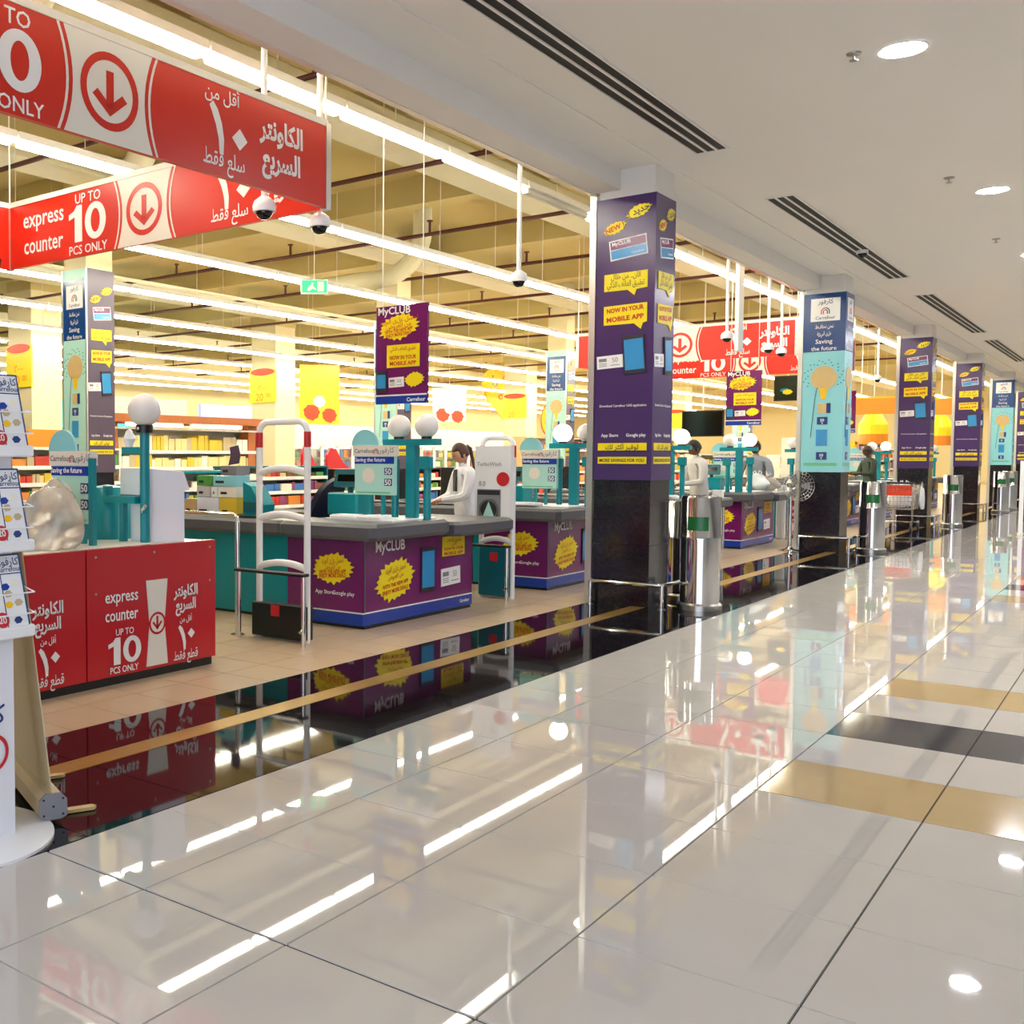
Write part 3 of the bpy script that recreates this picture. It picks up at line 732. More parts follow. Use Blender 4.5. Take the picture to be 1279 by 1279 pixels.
d4 = promo(-5.74, 4.66, 1.05, .42, .4, 'aqua promotion display behind plastic bag on red counter')
o = MB().box(-5.53, -5.49, 4.64, 4.68, .905, 1.5).build('display_post', 'teal', origin=(-5.51, 4.66, .905)); tag(o, 'square teal post right of aqua display on red counter', 'post')

# ------------------------------------------------------------------ box-shaped hanging express signs
def sign_panel(F, w, h, r, both=True):
    k = w / 4.45
    f = MB().fbox(F, 0, w, 0, h, -.02, .02).build('panel', 'sign_red', r)
    sides = [F] + ([Fr(F.p(w, 0), -F.R, F.U)] if both else [])
    for G in sides:
        d = .022
        n = 10; L = []
        ys = [h * i / n for i in range(n + 1)]
        cl = [w / 2 - .36 + .07 * (1 - (2 * y / h - 1) ** 2) for y in ys]; cr = [w / 2 + .36 - .07 * (1 - (2 * y / h - 1) ** 2) for y in ys]
        mb = MB().add([G.p(a, y, d) for a, y in zip(cl, ys)] + [G.p(a, y, d) for a, y in zip(cr, ys)], [(i, n + 1 + i, n + 2 + i, i + 1) for i in range(n)])
        for c, s in ((cl, -1), (cr, 1)):
            mb.add([G.p(a + s * .03, y, d) for a, y in zip(c, ys)] + [G.p(a + s * .05, y, d) for a, y in zip(c, ys)], [(i, n + 1 + i, n + 2 + i, i + 1) if s > 0 else (i, i + 1, n + 2 + i, n + 1 + i) for i in range(n)])
        mb.build('arrow_field', 'sign_white', f)
        mb = MB().annulus(G, w / 2, h * .5, h * .3, h * .38, d + .002)
        mb.fbox(G, w / 2 - .03, w / 2 + .03, h * .34, h * .7, d, d + .002).prism(G, [(w / 2 - .14, h * .44), (w / 2, h * .26), (w / 2 + .14, h * .44), (w / 2 + .1, h * .5), (w / 2, h * .37), (w / 2 - .1, h * .5)], d, d + .002)
        mb.build('arrow_symbol', 'sign_red', f)
        t = MB().text('express', G, w / 2 - 1.46, h * .66, .23, d, .012, w=.64).text('counter', G, w / 2 - 1.46, h * .3, .23, d, .012, w=.62)
        t.text('UP TO', G, w / 2 - .78, h * .88, .13, d, .01).ten(G, w / 2 - .79, h * .5, .54, h * .56, d).text('PCS ONLY', G, w / 2 - .78, h * .1, .12, d, .01)
        t.text('أقل من', G, w / 2 + 1.02, h * .89, .12, d, .01, True).alef_one(G, w / 2 + .96, h * .52, h * .56, d).prism(G, [(w / 2 + 1.2, h * .35), (w / 2 + 1.28, h * .47), (w / 2 + 1.2, h * .59), (w / 2 + 1.12, h * .47)], d - .002, d)
        t.text('سلع فقط', G, w / 2 + 1.04, h * .15, .15, d, .01, True, w=.42)
        t.text('الكاونتر', G, w / 2 + 1.66, h * .68, .2, d, .035, True, w=.5).text('السريع', G, w / 2 + 1.66, h * .32, .2, d, .035, True, w=.44)
        t.build('lettering', 'ink_white', f)
    return f
def sign_box(x0, x1, y0, y1, z0, z1, lab):
    r = root('hanging_sign', ((x0 + x1) / 2, (y0 + y1) / 2, z0), lab, 'sign', 'box-shaped express counter signs')
    h = z1 - z0
    sign_panel(Fr((x1, y0, z0), YA, ZA), y1 - y0, h, r)
    sign_panel(Fr((x0, y1, z0), XA, ZA), x1 - x0, h, r)
    sign_panel(Fr((x0, y0, z0), YA, ZA), y1 - y0, h, r)
    sign_panel(Fr((x0, y0, z0), XA, ZA), x1 - x0, h, r)
    for x, y in ((x0, y0), (x0, y1), (x1, y0), (x1, y1)):
        MB().box(x - .03, x + .03, y - .03, y + .03, z0 - .01, z1 + .03).build('corner_post', 'alu', r)
        MB().cyl((x, y, z1), (x, y, SZ), .008, 6).build('hanging_wire', 'fixture', r)
    mb = [MB().box(x0, x1, y - .028, y + .028, z1, z1 + .05) for y in (y0, y1)] + [MB().box(x - .028, x + .028, y0, y1, z1, z1 + .05) for x in (x0, x1)]
    for m_ in mb: m_.build('top_rail', 'sign_white', r)
    return r
s1 = sign_box(-9.07, -5.0, 2.15, 6.6, 3.44, 4.06, 'large red express counter sign box hanging above nearest red counter')
clone(s1, 0, 18.3, -.1, 'red express counter sign box hanging between nearest purple and blue pillars')

# ------------------------------------------------------------------ dome cameras on white poles
def dome(y, x=-5.15, z=3.34, zt=SZ, lab=''):
    c = V(x, y, z)
    r = root('dome_camera', c, lab, 'security camera', 'dome cameras on white poles')
    MB().cyl((x, y, z + .1), (x, y, zt), .024, 12).build('pole', 'white', r, smooth=True)
    MB().lathe(c, [(.085, 0), (.09, .04), (.075, .08), (.03, .115)], 24).build('housing', 'white', r, smooth=True)
    MB().ball(c, .065, 20, 10, (1, 1, .9)).build('dome_lens', 'black_gloss', r, smooth=True)
    return r
q = dome(6.04, lab='dome camera on white pole, left one below the red sign')
for dy, lab in ((.68, 'dome camera on white pole, right one below the red sign'), (4.09, 'dome camera on white pole left of nearest purple pillar'),
                (10.97, 'dome camera on white pole left of white hanging panel'), (13.2, 'dome camera on white pole in front of orange sign'), (14.0, 'dome camera on white pole just left of blue pillar'),
                (18.6, 'dome camera on white pole just right of blue pillar'), (22.2, 'far dome camera on white pole left of third pillar'), (28, 'far dome camera on white pole between purple pillars')):
    clone(q, 0, dy, 0, lab)
c = V(-3.28, 16.7, CZ)
r = root('dome_camera', c, 'small dark dome camera fixed to the mall ceiling', 'security camera')
MB().lathe(c, [(.075, 0), (.075, -.05)], 20, False, True).build('housing', 'white', r, smooth=True)
MB().ball(c - ZA * .05, .06, 18, 10).build('dome_lens', 'black_gloss', r, smooth=True)
o = MB().box(-5.2, -5.14, 17.55, 17.8, 3.2, SZ, .01).build('sign_board', 'white', origin=(-5.17, 17.7, 3.2)); tag(o, 'narrow white panel hanging between dome camera poles', 'panel')
o = MB().box(-5.2, -5.14, 23.2, 23.5, 3.0, SZ, .01).build('sign_board', 'white', origin=(-5.17, 23.3, 3.0)); tag(o, 'narrow white hanging panel just right of blue pillar', 'panel')

# hanging club posters
def club_poster(x0, x1, y, z0, z1, lab):
    r = root('hanging_poster', ((x0 + x1) / 2, y, z0), lab, 'poster', 'purple club posters above the checkouts')
    w, h = x1 - x0, z1 - z0
    F = Fr((x0, y, z0), XA, ZA)
    MB().fbox(F, 0, w, 0, h, -.03, 0).build('board', 'magenta', r)
    MB().burst(F, w * .45, h * .78, w * .42, h * .14, .006, 20, .8, 8).build('starburst', 'yellow', r); MB().burst(F, w * .76, h * .24, w * .2, h * .08, .006, 16, .8, 8).build('starburst', 'yellow', r)
    MB().fbox(F, w * .22, w * .86, h * .37, h * .6, .001, .006).build('speech_bubble', 'yellow', r)
    MB().fbox(F, 0, w, 0, h * .08, .001, .005).build('base_stripe', 'blue', r); MB().fbox(F, 0, w, h * .08, h * .095, .001, .006).build('white_line', 'ink_white', r)
    MB().text('MyCLUB', F, w * .04, h * .94, .1, .005, .02, align='l').text('Carrefour', F, w * .8, h * .04, .05, .007).build('lettering_white', 'ink_white', r)
    t = MB()
    for i, s_ in enumerate(('احصل على المزيد', 'من العروض')): t.text(s_, F.sub(w * .45, h * (.84 - .05 * i), 5), 0, 0, .06, .008, .005, True)
    t.text('WITH THE NEW APP', F.sub(w * .45, h * .745, 5), 0, 0, .045, .008, .03, w=w * .55).text('ENJOY MORE DEALS', F.sub(w * .45, h * .7, 5), 0, 0, .045, .008, .03, w=w * .5)
    t.text('تطبيق الهاتف الذكي', F, w * .54, h * .55, .05, .008, .005, True, w=w * .5).text('NOW IN YOUR', F, w * .54, h * .47, .05, .008, .03, w=w * .52).text('MOBILE APP', F, w * .54, h * .41, .05, .008, .03, w=w * .52)
    t.build('lettering_red', 'ink_red', r)
    phone(F, w * .12, h * .23, w * .22, h * .22, 0, r); coupon(F, w * .41, h * .22, w * .3, h * .1, 2, r)
    for dx in (.06, w - .06): MB().cyl((x0 + dx, y + .015, z1), (x0 + dx, y + .015, SZ), .005, 5).build('hanging_wire', 'fixture', r)
    return r
cp = club_poster(-5.79, -5.22, 8.46, 2.02, 2.95, 'purple club poster hanging above nearest purple checkout')
clone(cp, 0, 10.7, .05, 'purple club poster hanging between nearest purple pillar and blue pillar')
clone(cp, 0, 17.9, .05, 'far purple club poster right of the blue pillar')

# ------------------------------------------------------------------ security gates
def gate_frame(x0, x1, y, r, zt=1.8):
    w = x1 - x0; rr = .09
    def arch(z): return [V(x0, y, z - rr)] + [V(x0 + rr - rr * math.cos(a), y, z - rr + rr * math.sin(a)) for a in (PI / 8, PI / 4, 3 * PI / 8, PI / 2)] + [V(x1 - rr + rr * math.sin(a), y, z - rr + rr * math.cos(a)) for a in (0, PI / 8, PI / 4, 3 * PI / 8)] + [V(x1, y, z - rr)]
    for x in (x0, x1): MB().cyl((x, y, 0), (x, y, zt - .21), .028, 14).build('upright', 'white_gloss', r, smooth=True)
    for x in (x0, x1): MB().cyl((x, y, zt - .21), (x, y, zt - .085), .03, 14).build('red_cap', 'red_print', r, smooth=True)
    MB().tube(arch(zt), .027, 12).build('top_arch', 'white_gloss', r, smooth=True)
    for z in (1.42, 1.04, .64):
        pts = [V(x0 + w * i / 8, y, z - .04 + .04 * math.sin(PI * i / 8)) for i in range(9)]
        MB().tube(pts, .03, 10).build('crossbar', 'white_gloss', r, smooth=True)
r = root('security_gate', (-5.47, 6.62, 0), 'white anti-theft gate with red caps and black base left of purple checkout', 'security gate')
gate_frame(-5.73, -5.22, 6.66, r)
MB().box(-5.77, -5.2, 6.6, 6.72, .02, .3, .01).build('base_box', 'black', r)
MB().fbox(Fr((-5.55, 6.598, .2), XA, ZA), 0, .09, 0, .09, 0, .004).build('warning_sticker', 'red_print', r)
def hoop(x0, x1, y, h, lab):
    r = root('guard_hoop', ((x0 + x1) / 2, y, 0), lab, 'rail', 'chrome guard hoops at the security gates')
    for x in (x0 + .03, x1 - .03): MB().cyl((x, y, 0), (x, y, h), .02, 12).build('leg', 'chrome', r, smooth=True)
    MB().box(x0, x1, y - .04, y + .04, h, h + .025, .008).build('top_bar', 'black', r)
    MB().cyl((x1 - .03, y, .14), (x1 - .03, y - .05, .12), .012, 8).build('bolt', 'chrome', r)
    return r
hoop(-5.85, -5.1, 6.5, .56, 'chrome guard hoop with black top in front of white anti-theft gate')
r = root('security_gate', (-5.4, 10.15, 0), 'anti-theft gate wearing a white washing machine poster between purple checkouts', 'security gate')
gate_frame(-5.59, -5.22, 10.2, r, 1.72)
MB().box(-5.62, -5.2, 10.1, 10.18, .75, 1.63).build('poster_sleeve', 'white', r)
F = Fr((-5.62, 10.098, .75), XA, ZA)
MB().fbox(F, .03, .31, .02, .42, 0, .004).build('washer_print', 'ink_grey', r)
MB().fbox(F, .04, .30, .36, .41, .004, .006).build('control_print', 'ink_dark', r)
o = MB().disc(F, .17, .2, .115, .006).build('door_print', 'ink_dark', r)
MB().annulus(F, .17, .2, .095, .11, .007).build('door_ring', 'steel', o); MB().prism(F, [(.1, .12), (.24, .12), (.17, .29)], .006, .0075).build('drum_print', 'aqua_pale', o)
MB().disc(F, .335, .53, .075, .006).build('red_dot', 'red_print', r)
MB().text('TurboWash', F, .17, .69, .06, .005, 0).text('8.0', F, .09, .48, .07, .005, 0).build('lettering', 'ink_grey', r)
MB().box(-5.6, -5.23, 10.14, 10.26, .02, .56, .02).build('base_box', 'teal_dark', r)
MB().fbox(Fr((-5.45, 10.138, .4), XA, ZA), 0, .09, 0, .09, 0, .004).build('warning_sticker', 'red_print', r)
hoop(-5.68, -5.16, 10.02, .56, 'chrome guard hoop with black top below the washing machine poster')
for i, (y, lab) in enumerate(((17.3, 'slim chrome guard hoop just right of the nearest chrome bin'), (21.0, 'slim chrome guard hoop left of the distant red counter'))):
    hoop(-5.5, -5.2, y, .75, lab)
    o = MB().box(-5.45, -5.27, y + .1, y + .16, 0, 1.0, .02).build('security_gate', 'white', origin=(-5.36, y + .13, 0)); tag(o, ['narrow white anti-theft panel right of nearest chrome bin', 'narrow white anti-theft panel left of distant red counter'][i], 'security gate')
# lane rail beside the red counter
r = root('lane_rail', (-6.2, 6.585, 0), 'tall chrome lane rail between red counter and white gate', 'rail')
MB().tube([V(-5.91, 6.585, 0), V(-5.91, 6.585, .96), V(-5.925, 6.585, 1.0), V(-5.97, 6.585, 1.02), V(-7.4, 6.585, 1.02)], .022, 12).build('rail_tube', 'chrome', r, smooth=True)
MB().cyl((-7.4, 6.585, 0), (-7.4, 6.585, 1.02), .022, 12).build('leg', 'chrome', r, smooth=True)
MB().lathe((-5.91, 6.585, 0), [(.06, 0), (.06, .01), (.024, .02)], 16).build('floor_flange', 'chrome', r, smooth=True)

# ------------------------------------------------------------------ brochure stand, left edge
r = root('brochure_stand', (-3.55, 2.28, 0), 'white brochure stand with round base at left edge', 'display stand')
MB().lathe((-3.55, 2.3, 0), [(.375, 0), (.375, .012), (.36, .02)], 48).build('base', 'white', r, smooth=True)
MB().box(-3.62, -3.385, 1.75, 2.455, .02, 1.72).build('column', 'paper', r)
MB().box(-3.62, -3.43, 1.75, 2.435, 1.72, 2.5).build('upper_panel', 'paper', r)
FS = Fr((-3.385, 1.85, 0), YA, ZA)
for i, z in enumerate((.815, 1.145, 1.505)):
    MB().box(-3.385, -3.275, 1.75, 2.488, z, z + .045, .01).build('shelf', 'white', r)
    for dz in (.09, .17): MB().tube([V(-3.38, 2.49, z + dz + .02), V(-3.285, 2.485, z + dz), V(-3.285, 1.75, z + dz)], .003, 6).build('wire_rail', 'white', r)
MB().text('كارفور', FS, .43, .5, .1, .004, .01, True, w=.26).build('lettering', 'navy_print', r)
MB().annulus(FS, .5, .36, .06, .075, .004).build('logo_ring', 'red_print', r)
MB().prism(Fr((-3.36, 0, 0), YA, ZA), [(1.7, 2.33), (2.405, 2.255), (2.23, 1.55), (1.7, 1.62)], -.03, 0).build('tilted_screen', 'black', r)
BRO = [None]
for i, z in enumerate((.86, 1.19, 1.55)):
    for j, y in enumerate((1.83, 2.05, 2.265)):
        G = Fr((-3.295, y, z), YA, V(-.076 / .29, 0, 1))
        lab = 'sale brochure on %s brochure stand shelf, %s' % (('lowest', 'middle', 'top')[i], ('leftmost', 'middle', 'rightmost')[j])
        o = root('brochure', (-3.3, y + .1, z), lab, 'brochure', 'brochures on the stand')
        w, h = .205, .28
        MB().fbox(G, 0, w, 0, h, -.006, 0).build('page', 'white', o)
        MB().fbox(G, 0, .006, 0, h, 0, .001).fbox(G, w - .006, w, 0, h, 0, .001).fbox(G, 0, w, h - .006, h, 0, .001).fbox(G, 0, w, h * .72, h * .72 + .004, 0, .001).fbox(G, w * .5, w * .52, 0, h * .72, 0, .001).build('border', 'navy_print', o)
        MB().text('كارفور', G, w * .72, h * .88, .04, .002, .01, True).text('Carrefour', G, w * .72, h * .79, .028, .002, .01).build('lettering', 'navy_print', o)
        for q, (a, b, cm) in enumerate(((.58, .55, 'blue'), (.8, .6, 'product_2'), (.6, .3, 'yellow_deep'), (.82, .32, 'product_6'), (.2, .5, 'blue'), (.25, .25, 'red_print'), (.75, .08, 'navy_print'), (.62, .45, 'product_6'))):
            MB().burst(G, w * a, h * b, .02, .016, .002, 6, .8).build('product_print', cm, o)
        o2 = MB().disc(G, w * .4, h * .1, .03, .003).build('price_spot', 'red_print', o)
        MB().text('20', G, w * .4, h * .1, .035, .004).build('lettering', 'ink_white', o2)
# roll-up banner behind it
r = root('roll_up_banner', (-3.75, 2.8, 0), 'beige back of a roll-up banner with aluminium cassette beside brochure stand', 'banner')
D = V(-.917, .4, 0); Pn = V(.4, .917, 0)
B0 = V(-3.405, 2.655, 0)
Fb = Fr(B0 + V(0, 0, .075), Pn, ZA)
pts = [(.055 * math.cos(a), .05 * math.sin(a)) for a in [2 * PI * i / 16 for i in range(16)]]
MB().prism(Fb, [(.055, -.04), (.055, .025), (.03, .05), (-.03, .05), (-.055, .025), (-.055, -.04), (-.03, -.052), (.03, -.052)], -.85, 0).build('cassette', 'banner_back', r)
MB().prism(Fb, [(.058, -.042), (.058, .027), (.032, .053), (-.032, .053), (-.058, .027), (-.058, -.042), (-.032, -.055), (.032, -.055)], 0, .012).build('end_cap', 'ink_grey', r)
for a, b in ((.04, .03), (-.04, .03), (-.04, -.035), (.04, -.035), (0, 0)): MB().disc(Fb, a, b, .005, .0135, 8).build('screw', 'black', r)
tilt = -Pn * .21
b0 = B0 + V(0, 0, .12); b1 = b0 + D * .82
MB().add([b0, b1, b1 + tilt + ZA * 1.9, b0 + tilt + ZA * 1.9, b0 - Pn * .004, b1 - Pn * .004, b1 + tilt + ZA * 1.9 - Pn * .004, b0 + tilt + ZA * 1.9 - Pn * .004],
         [(0, 1, 2, 3), (7, 6, 5, 4), (0, 3, 7, 4), (1, 5, 6, 2), (3, 2, 6, 7)]).build('banner_sheet', 'banner_back', r)
for t in (.1, .6):
    p = B0 + D * t
    MB().add([p + Pn * a + D * b + V(0, 0, z) for z in (.004, .018) for a, b in ((-.2, -.02), (.2, -.02), (.215, 0), (.2, .02), (-.2, .02))], [(4, 3, 2, 1, 0), (5, 6, 7, 8, 9)] + [(i, (i + 1) % 5, 5 + (i + 1) % 5, 5 + i) for i in range(5)]).build('foot', 'wood_pale', r)

# ------------------------------------------------------------------ things on the counters
def lump(c, sx, sy, sz, seed, n=36, m=22, amp=.2):
    rnd = random.Random(seed); w = [(V(rnd.uniform(-1, 1), rnd.uniform(-1, 1), rnd.uniform(-1, 1)) * 5, rnd.uniform(0, 6)) for _ in range(6)]
    def fn(d): return 1 + amp * sum(math.sin(d.dot(a) + p) for a, p in w) / 3
    mb = MB(); mb.ball(c, 1, n, m, (sx, sy, sz), fn)
    zb = c[2] - sz * .8
    for v in mb.v: v.z = max(v.z, zb)
    return mb, zb
def shopping_bag(c, sx, sy, sz, seed, mat, lab, ears=True):
    mb, zb = lump(c, sx, sy, sz, seed)
    for v in mb.v:
        t = max(0, (v.z - c[2]) / sz); k = 1.1 - .3 * t
        v.x = c[0] + (v.x - c[0]) * k; v.y = c[1] + (v.y - c[1]) * k
    r = root('plastic_bag', (c[0], c[1], zb), lab, 'bag')
    mb.build('bag_body', mat, r, smooth=True)
    if ears:
        for s_ in (-1, 1):
            pts = [V(c[0] + s_ * sx * .3, c[1], c[2] + sz * .8), V(c[0] + s_ * sx * .42, c[1], c[2] + sz * 1.15), V(c[0] + s_ * sx * .2, c[1] - sy * .1, c[2] + sz * 1.3), V(c[0] + s_ * sx * .05, c[1], c[2] + sz * .85)]
            MB().tube(pts, sx * .06, 8).build('bag_handle', mat, r, smooth=True)
    return r
shopping_bag((-5.52, 4.32, 1.11), .165, .21, .26, 21, 'bag', 'large translucent plastic bag standing on red counter', False)
def register(x, y, z, lab):
    r = root('cash_register', (x, y, z), lab, 'cash register', 'teal cash registers')
    MB().box(x - .18, x + .18, y - .15, y + .15, z, z + .22, .02).build('body', 'teal', r)
    MB().cyl((x, y, z + .22), (x, y, z + .3), .03, 10).build('neck', 'teal_dark', r)
    G = Fr((x - .15, y - .08, z + .28), XA, V(0, .25, 1))
    o = MB().fbox(G, 0, .3, 0, .17, -.06, 0).build('customer_display', 'teal_dark', r)
    MB().fbox(G, .04, .26, .05, .12, 0, .003).build('screen', 'black_gloss', o)
    return r
g = register(-6.0, 8.34, .947, 'teal cash register with small display on nearest purple checkout')
clone(g, -.1, 3.62, 0, 'teal cash register with small display right of washing machine poster')
clone(g, 0, 10.8, 0, 'teal cash register on the fourth purple checkout')
r = root('cash_register', (-5.98, 5.2, .905), 'large rounded teal cash register behind the notices on red counter', 'cash register')
MB().lathe((-5.98, 5.2, .905), [(.2, 0), (.21, .05), (.2, .28), (.14, .38), (.0, .4)], 24).build('body', 'teal', r, smooth=True)
MB().box(-6.1, -5.86, 5.36, 5.44, .98, 1.3, .02).build('display', 'teal_dark', r)
r = root('cash_register', (-6.62, 7.72, .93), 'rounded teal cash register hood right of the small boxes', 'cash register')
MB().prism(Fr((-6.75, 7.6, .93), XA, ZA), [(0, 0), (.2, 0), (.22, .12), (.1, .3), (0, .34)], -.22, 0).build('hood', 'teal', r)
MB().box(-6.74, -6.58, 7.59, 7.6, .98, 1.08).build('vent', 'teal_dark', r)
BX = [(-7.63, -7.46, 0, .16, 'wood_pale', 'tan carton at bottom left'), (-7.45, -7.14, 0, .18, 'paper', 'plain white carton at bottom middle'), (-7.13, -6.9, 0, .18, 'product_0', 'yellow-green carton at bottom right'),
      (-7.45, -7.26, .182, .29, 'cloth_lgrey', 'small grey printed carton, middle row left'), (-7.25, -7.16, .182, .29, 'white', 'small white carton, middle row centre'), (-7.15, -6.9, .182, .29, 'product_2', 'cream printed carton, middle row right'),
      (-7.45, -7.24, .292, .4, 'product_3', 'green-yellow carton, upper row left'), (-7.22, -6.9, .292, .4, 'aqua', 'pale blue carton, upper row right'), (-7.12, -6.9, .402, .5, 'ink_grey', 'grey carton on top of the stack')]
for x0, x1, z0, z1, m_, lab in BX:
    r = root('carton', ((x0 + x1) / 2, 7.72, .93 + z0), lab + ' of boxes on checkout', 'box', 'stacked boxes on the checkout')
    MB().box(x0, x1 - .006, 7.68, 7.88, .93 + z0, .93 + z1 - .004).build('box_body', m_, r)
    G = Fr((x0, 7.68, .93 + z0), XA, ZA)
    MB().fbox(G, .03, (x1 - x0) * .45, .03, .055, 0, .002).build('printed_strip', 'ink_dark', r)
o = MB().prism(Fr((-7.08, 7.75, 1.43), XA, ZA), [(0, 0), (.14, .02), (.16, .1), (.13, .2), (.02, .18), (.03, .1)], -.01, 0).build('card_sign', 'violet_grey', origin=(-7.0, 7.75, 1.43)); tag(o, 'small curved violet card sign standing on the stacked boxes', 'sign')
for i, (x, y, z, w, d, lab) in enumerate(((-5.72, 7.9, .947, .28, .2, 'left white tray on nearest purple checkout'), (-5.42, 7.9, .947, .26, .2, 'right white tray on nearest purple checkout'), (-5.75, 11.4, .947, .5, .24, 'white tray on the second purple checkout'), (-5.5, 15.1, .947, .55, .3, 'white tray in front of man in grey'))):
    r = root('tray', (x, y, z), lab, 'tray', 'white trays on checkouts')
    MB().box(x - w / 2, x + w / 2, y - d / 2, y + d / 2, z, z + .03, .012).build('tray_body', 'white', r); MB().box(x - w / 2 + .02, x + w / 2 - .02, y - d / 2 + .02, y + d / 2 - .02, z + .03, z + .036).build('tray_mat', 'paper', r)
# swivel chair
r = root('office_chair', (-6.5, 8.6, 0), 'dark blue swivel chair behind nearest purple checkout', 'chair')
MB().box(-6.72, -6.28, 8.42, 8.8, .5, .58, .05).build('seat', 'seat_blue', r)
vs_ = []; n = 10
for i in range(n + 1):
    z = .68 + .62 * i / n; xx = -6.72 + .30 * (i / n) ** 1.6; hw = .2 * math.sqrt(max(.08, 1 - (2 * i / n - 1) ** 4))
    for yy, dx in ((-hw, .03), (0, -.01), (hw, .03)):
        vs_.append(V(xx + dx, 8.62 + yy, z))
    for yy, dx in ((hw, .1), (0, .06), (-hw, .1)): vs_.append(V(xx + dx, 8.62 + yy, z))
fs2 = []
for i in range(n):
    for j in range(6): q2 = (j + 1) % 6; fs2.append((i * 6 + j, i * 6 + q2, i * 6 + 6 + q2, i * 6 + 6 + j))
fs2 += [(5, 4, 3, 2, 1, 0), tuple(range(n * 6, n * 6 + 6))]
MB().add(vs_, fs2).build('backrest', 'seat_blue', r, smooth=True)
MB().cyl((-6.5, 8.6, .1), (-6.5, 8.6, .5), .03, 10).build('gas_lift', 'black', r)
for k in range(5):
    a = 2 * PI * k / 5
    MB().tube([V(-6.5, 8.6, .12), V(-6.5 + .24 * math.cos(a), 8.6 + .24 * math.sin(a), .06)], .022, 8).ball((-6.5 + .24 * math.cos(a), 8.6 + .24 * math.sin(a), .03), .03, 10, 6).build('leg', 'black', r)
MB().box(-6.72, -6.6, 8.58, 8.64, .52, .72).build('back_bracket', 'black', r)

# ------------------------------------------------------------------ pedestal fan beside blue pillar
x, y = -4.52, 18.35
r = root('pedestal_fan', (x, y, 0), 'chrome pedestal fan with round wire cage left of nearest blue pillar', 'fan')
MB().lathe((x, y, 0), [(.16, 0), (.16, .02), (.06, .05), (.03, .09)], 28).build('base', 'chrome', r, smooth=True)
MB().cyl((x, y, .08), (x, y, 1.06), .03, 14, .022).build('pole', 'chrome', r, smooth=True)
MB().ball((x, y, 1.1), .07, 16, 10).build('motor', 'chrome', r, smooth=True)
FF = Fr((x + .13, y - .1, 1.06), V(.8, .6, 0), ZA)
mb = MB()
for rr in (.05, .1, .15, .2, .24): mb.tube([FF.p(rr * math.cos(a), rr * math.sin(a), .05 - .12 * rr) for a in [2 * PI * i / 28 for i in range(29)]], .0035, 5, caps=False)
for i in range(24):
    a = 2 * PI * i / 24; mb.tube([FF.p(.04 * math.cos(a), .04 * math.sin(a), .05), FF.p(.24 * math.cos(a), .24 * math.sin(a), .02), FF.p(.2 * math.cos(a), .2 * math.sin(a), -.06)], .003, 4)
mb.build('wire_cage', 'steel', r)
for i in range(3):
    a = 2 * PI * i / 3
    MB().add([FF.p(.03 * math.cos(a + .4), .03 * math.sin(a + .4), -.01), FF.p(.2 * math.cos(a + .35), .2 * math.sin(a + .35), -.02), FF.p(.2 * math.cos(a - .35), .2 * math.sin(a - .35), .01), FF.p(.03 * math.cos(a - .4), .03 * math.sin(a - .4), .0)], [(0, 1, 2, 3)]).build('blade', 'ink_grey', r)

# ------------------------------------------------------------------ shopping trolley with bags
tx, ty = -4.12, 25.3
r = root('shopping_trolley', (tx, ty, 0), 'chrome shopping trolley with orange flap loaded with white bags', 'trolley')
def bar(mb, a, b, rr=.008, n=6): mb.tube([V(*a), V(*b)], rr, n)
mb = MB()
w0, w1 = .25, .3; L = .85
def cor(u, v, z):    # u in 0..1 along the length, v -1..1
    t = (z - .45) / .5; w = .24 + .06 * t; return V(tx + v * w, ty + (u - .5) * (L + .12 * t), z)
for i in range(7):
    z = .45 + .5 * i / 6
    for a, b in (((0, -1), (1, -1)), ((1, -1), (1, 1)), ((1, 1), (0, 1)), ((0, 1), (0, -1))): mb.tube([cor(*a, z), cor(*b, z)], .005, 5)
for i in range(13):
    u = i / 12
    for v in (-1, 1): mb.tube([cor(u, v, .45), cor(u, v, .95)], .004, 4)
    mb.tube([cor(u, -1, .45), cor(u, 1, .45)], .004, 4)
for i in range(9):
    v = -1 + 2 * i / 8
    for u in (0, 1): mb.tube([cor(u, v, .45), cor(u, v, .95)], .004, 4)
mb.build('basket', 'chrome', r)
mb = MB()
for v in (-1, 1): mb.tube([V(tx + v * .3, ty - .55, 1.0), V(tx + v * .27, ty - .42, .5), V(tx + v * .27, ty - .4, .22), V(tx + v * .24, ty + .45, .16)], .015, 8)
mb.tube([V(tx - .26, ty - .38, .2), V(tx + .26, ty - .38, .2)], .012, 8)
mb.build('chassis', 'chrome', r, smooth=True)
MB().cyl((tx - .31, ty - .56, 1.0), (tx + .31, ty - .56, 1.0), .02, 12).build('handle', 'ink_dark', r, smooth=True)
MB().box(tx - .26, tx + .26, ty - .47, ty - .455, .74, .95).build('child_seat_flap', 'orange_red', r)
for v in (-1, 1):
    for yy in (-.4, .42):
        MB().cyl((tx + v * .25 - .015, ty + yy, .065), (tx + v * .25 + .015, ty + yy, .065), .065, 16).build('wheel', 'ink_dark', r, smooth=True)
        MB().box(tx + v * .25 - .02, tx + v * .25 + .02, ty + yy - .015, ty + yy + .015, .065, .2).build('caster_fork', 'chrome', r)
shopping_bag((tx - .02, ty - .19, .7), .2, .19, .26, 5, 'bag_white', 'bulging white carrier bag in the front of the trolley')
shopping_bag((tx + .02, ty + .2, .7), .2, .18, .26, 8, 'bag_white', 'bulging white carrier bag in the back of the trolley')
shopping_bag((tx + .345, ty + .15, .66), .035, .2, .27, 9, 'bag_white', 'limp white carrier bag hanging from right side of trolley')
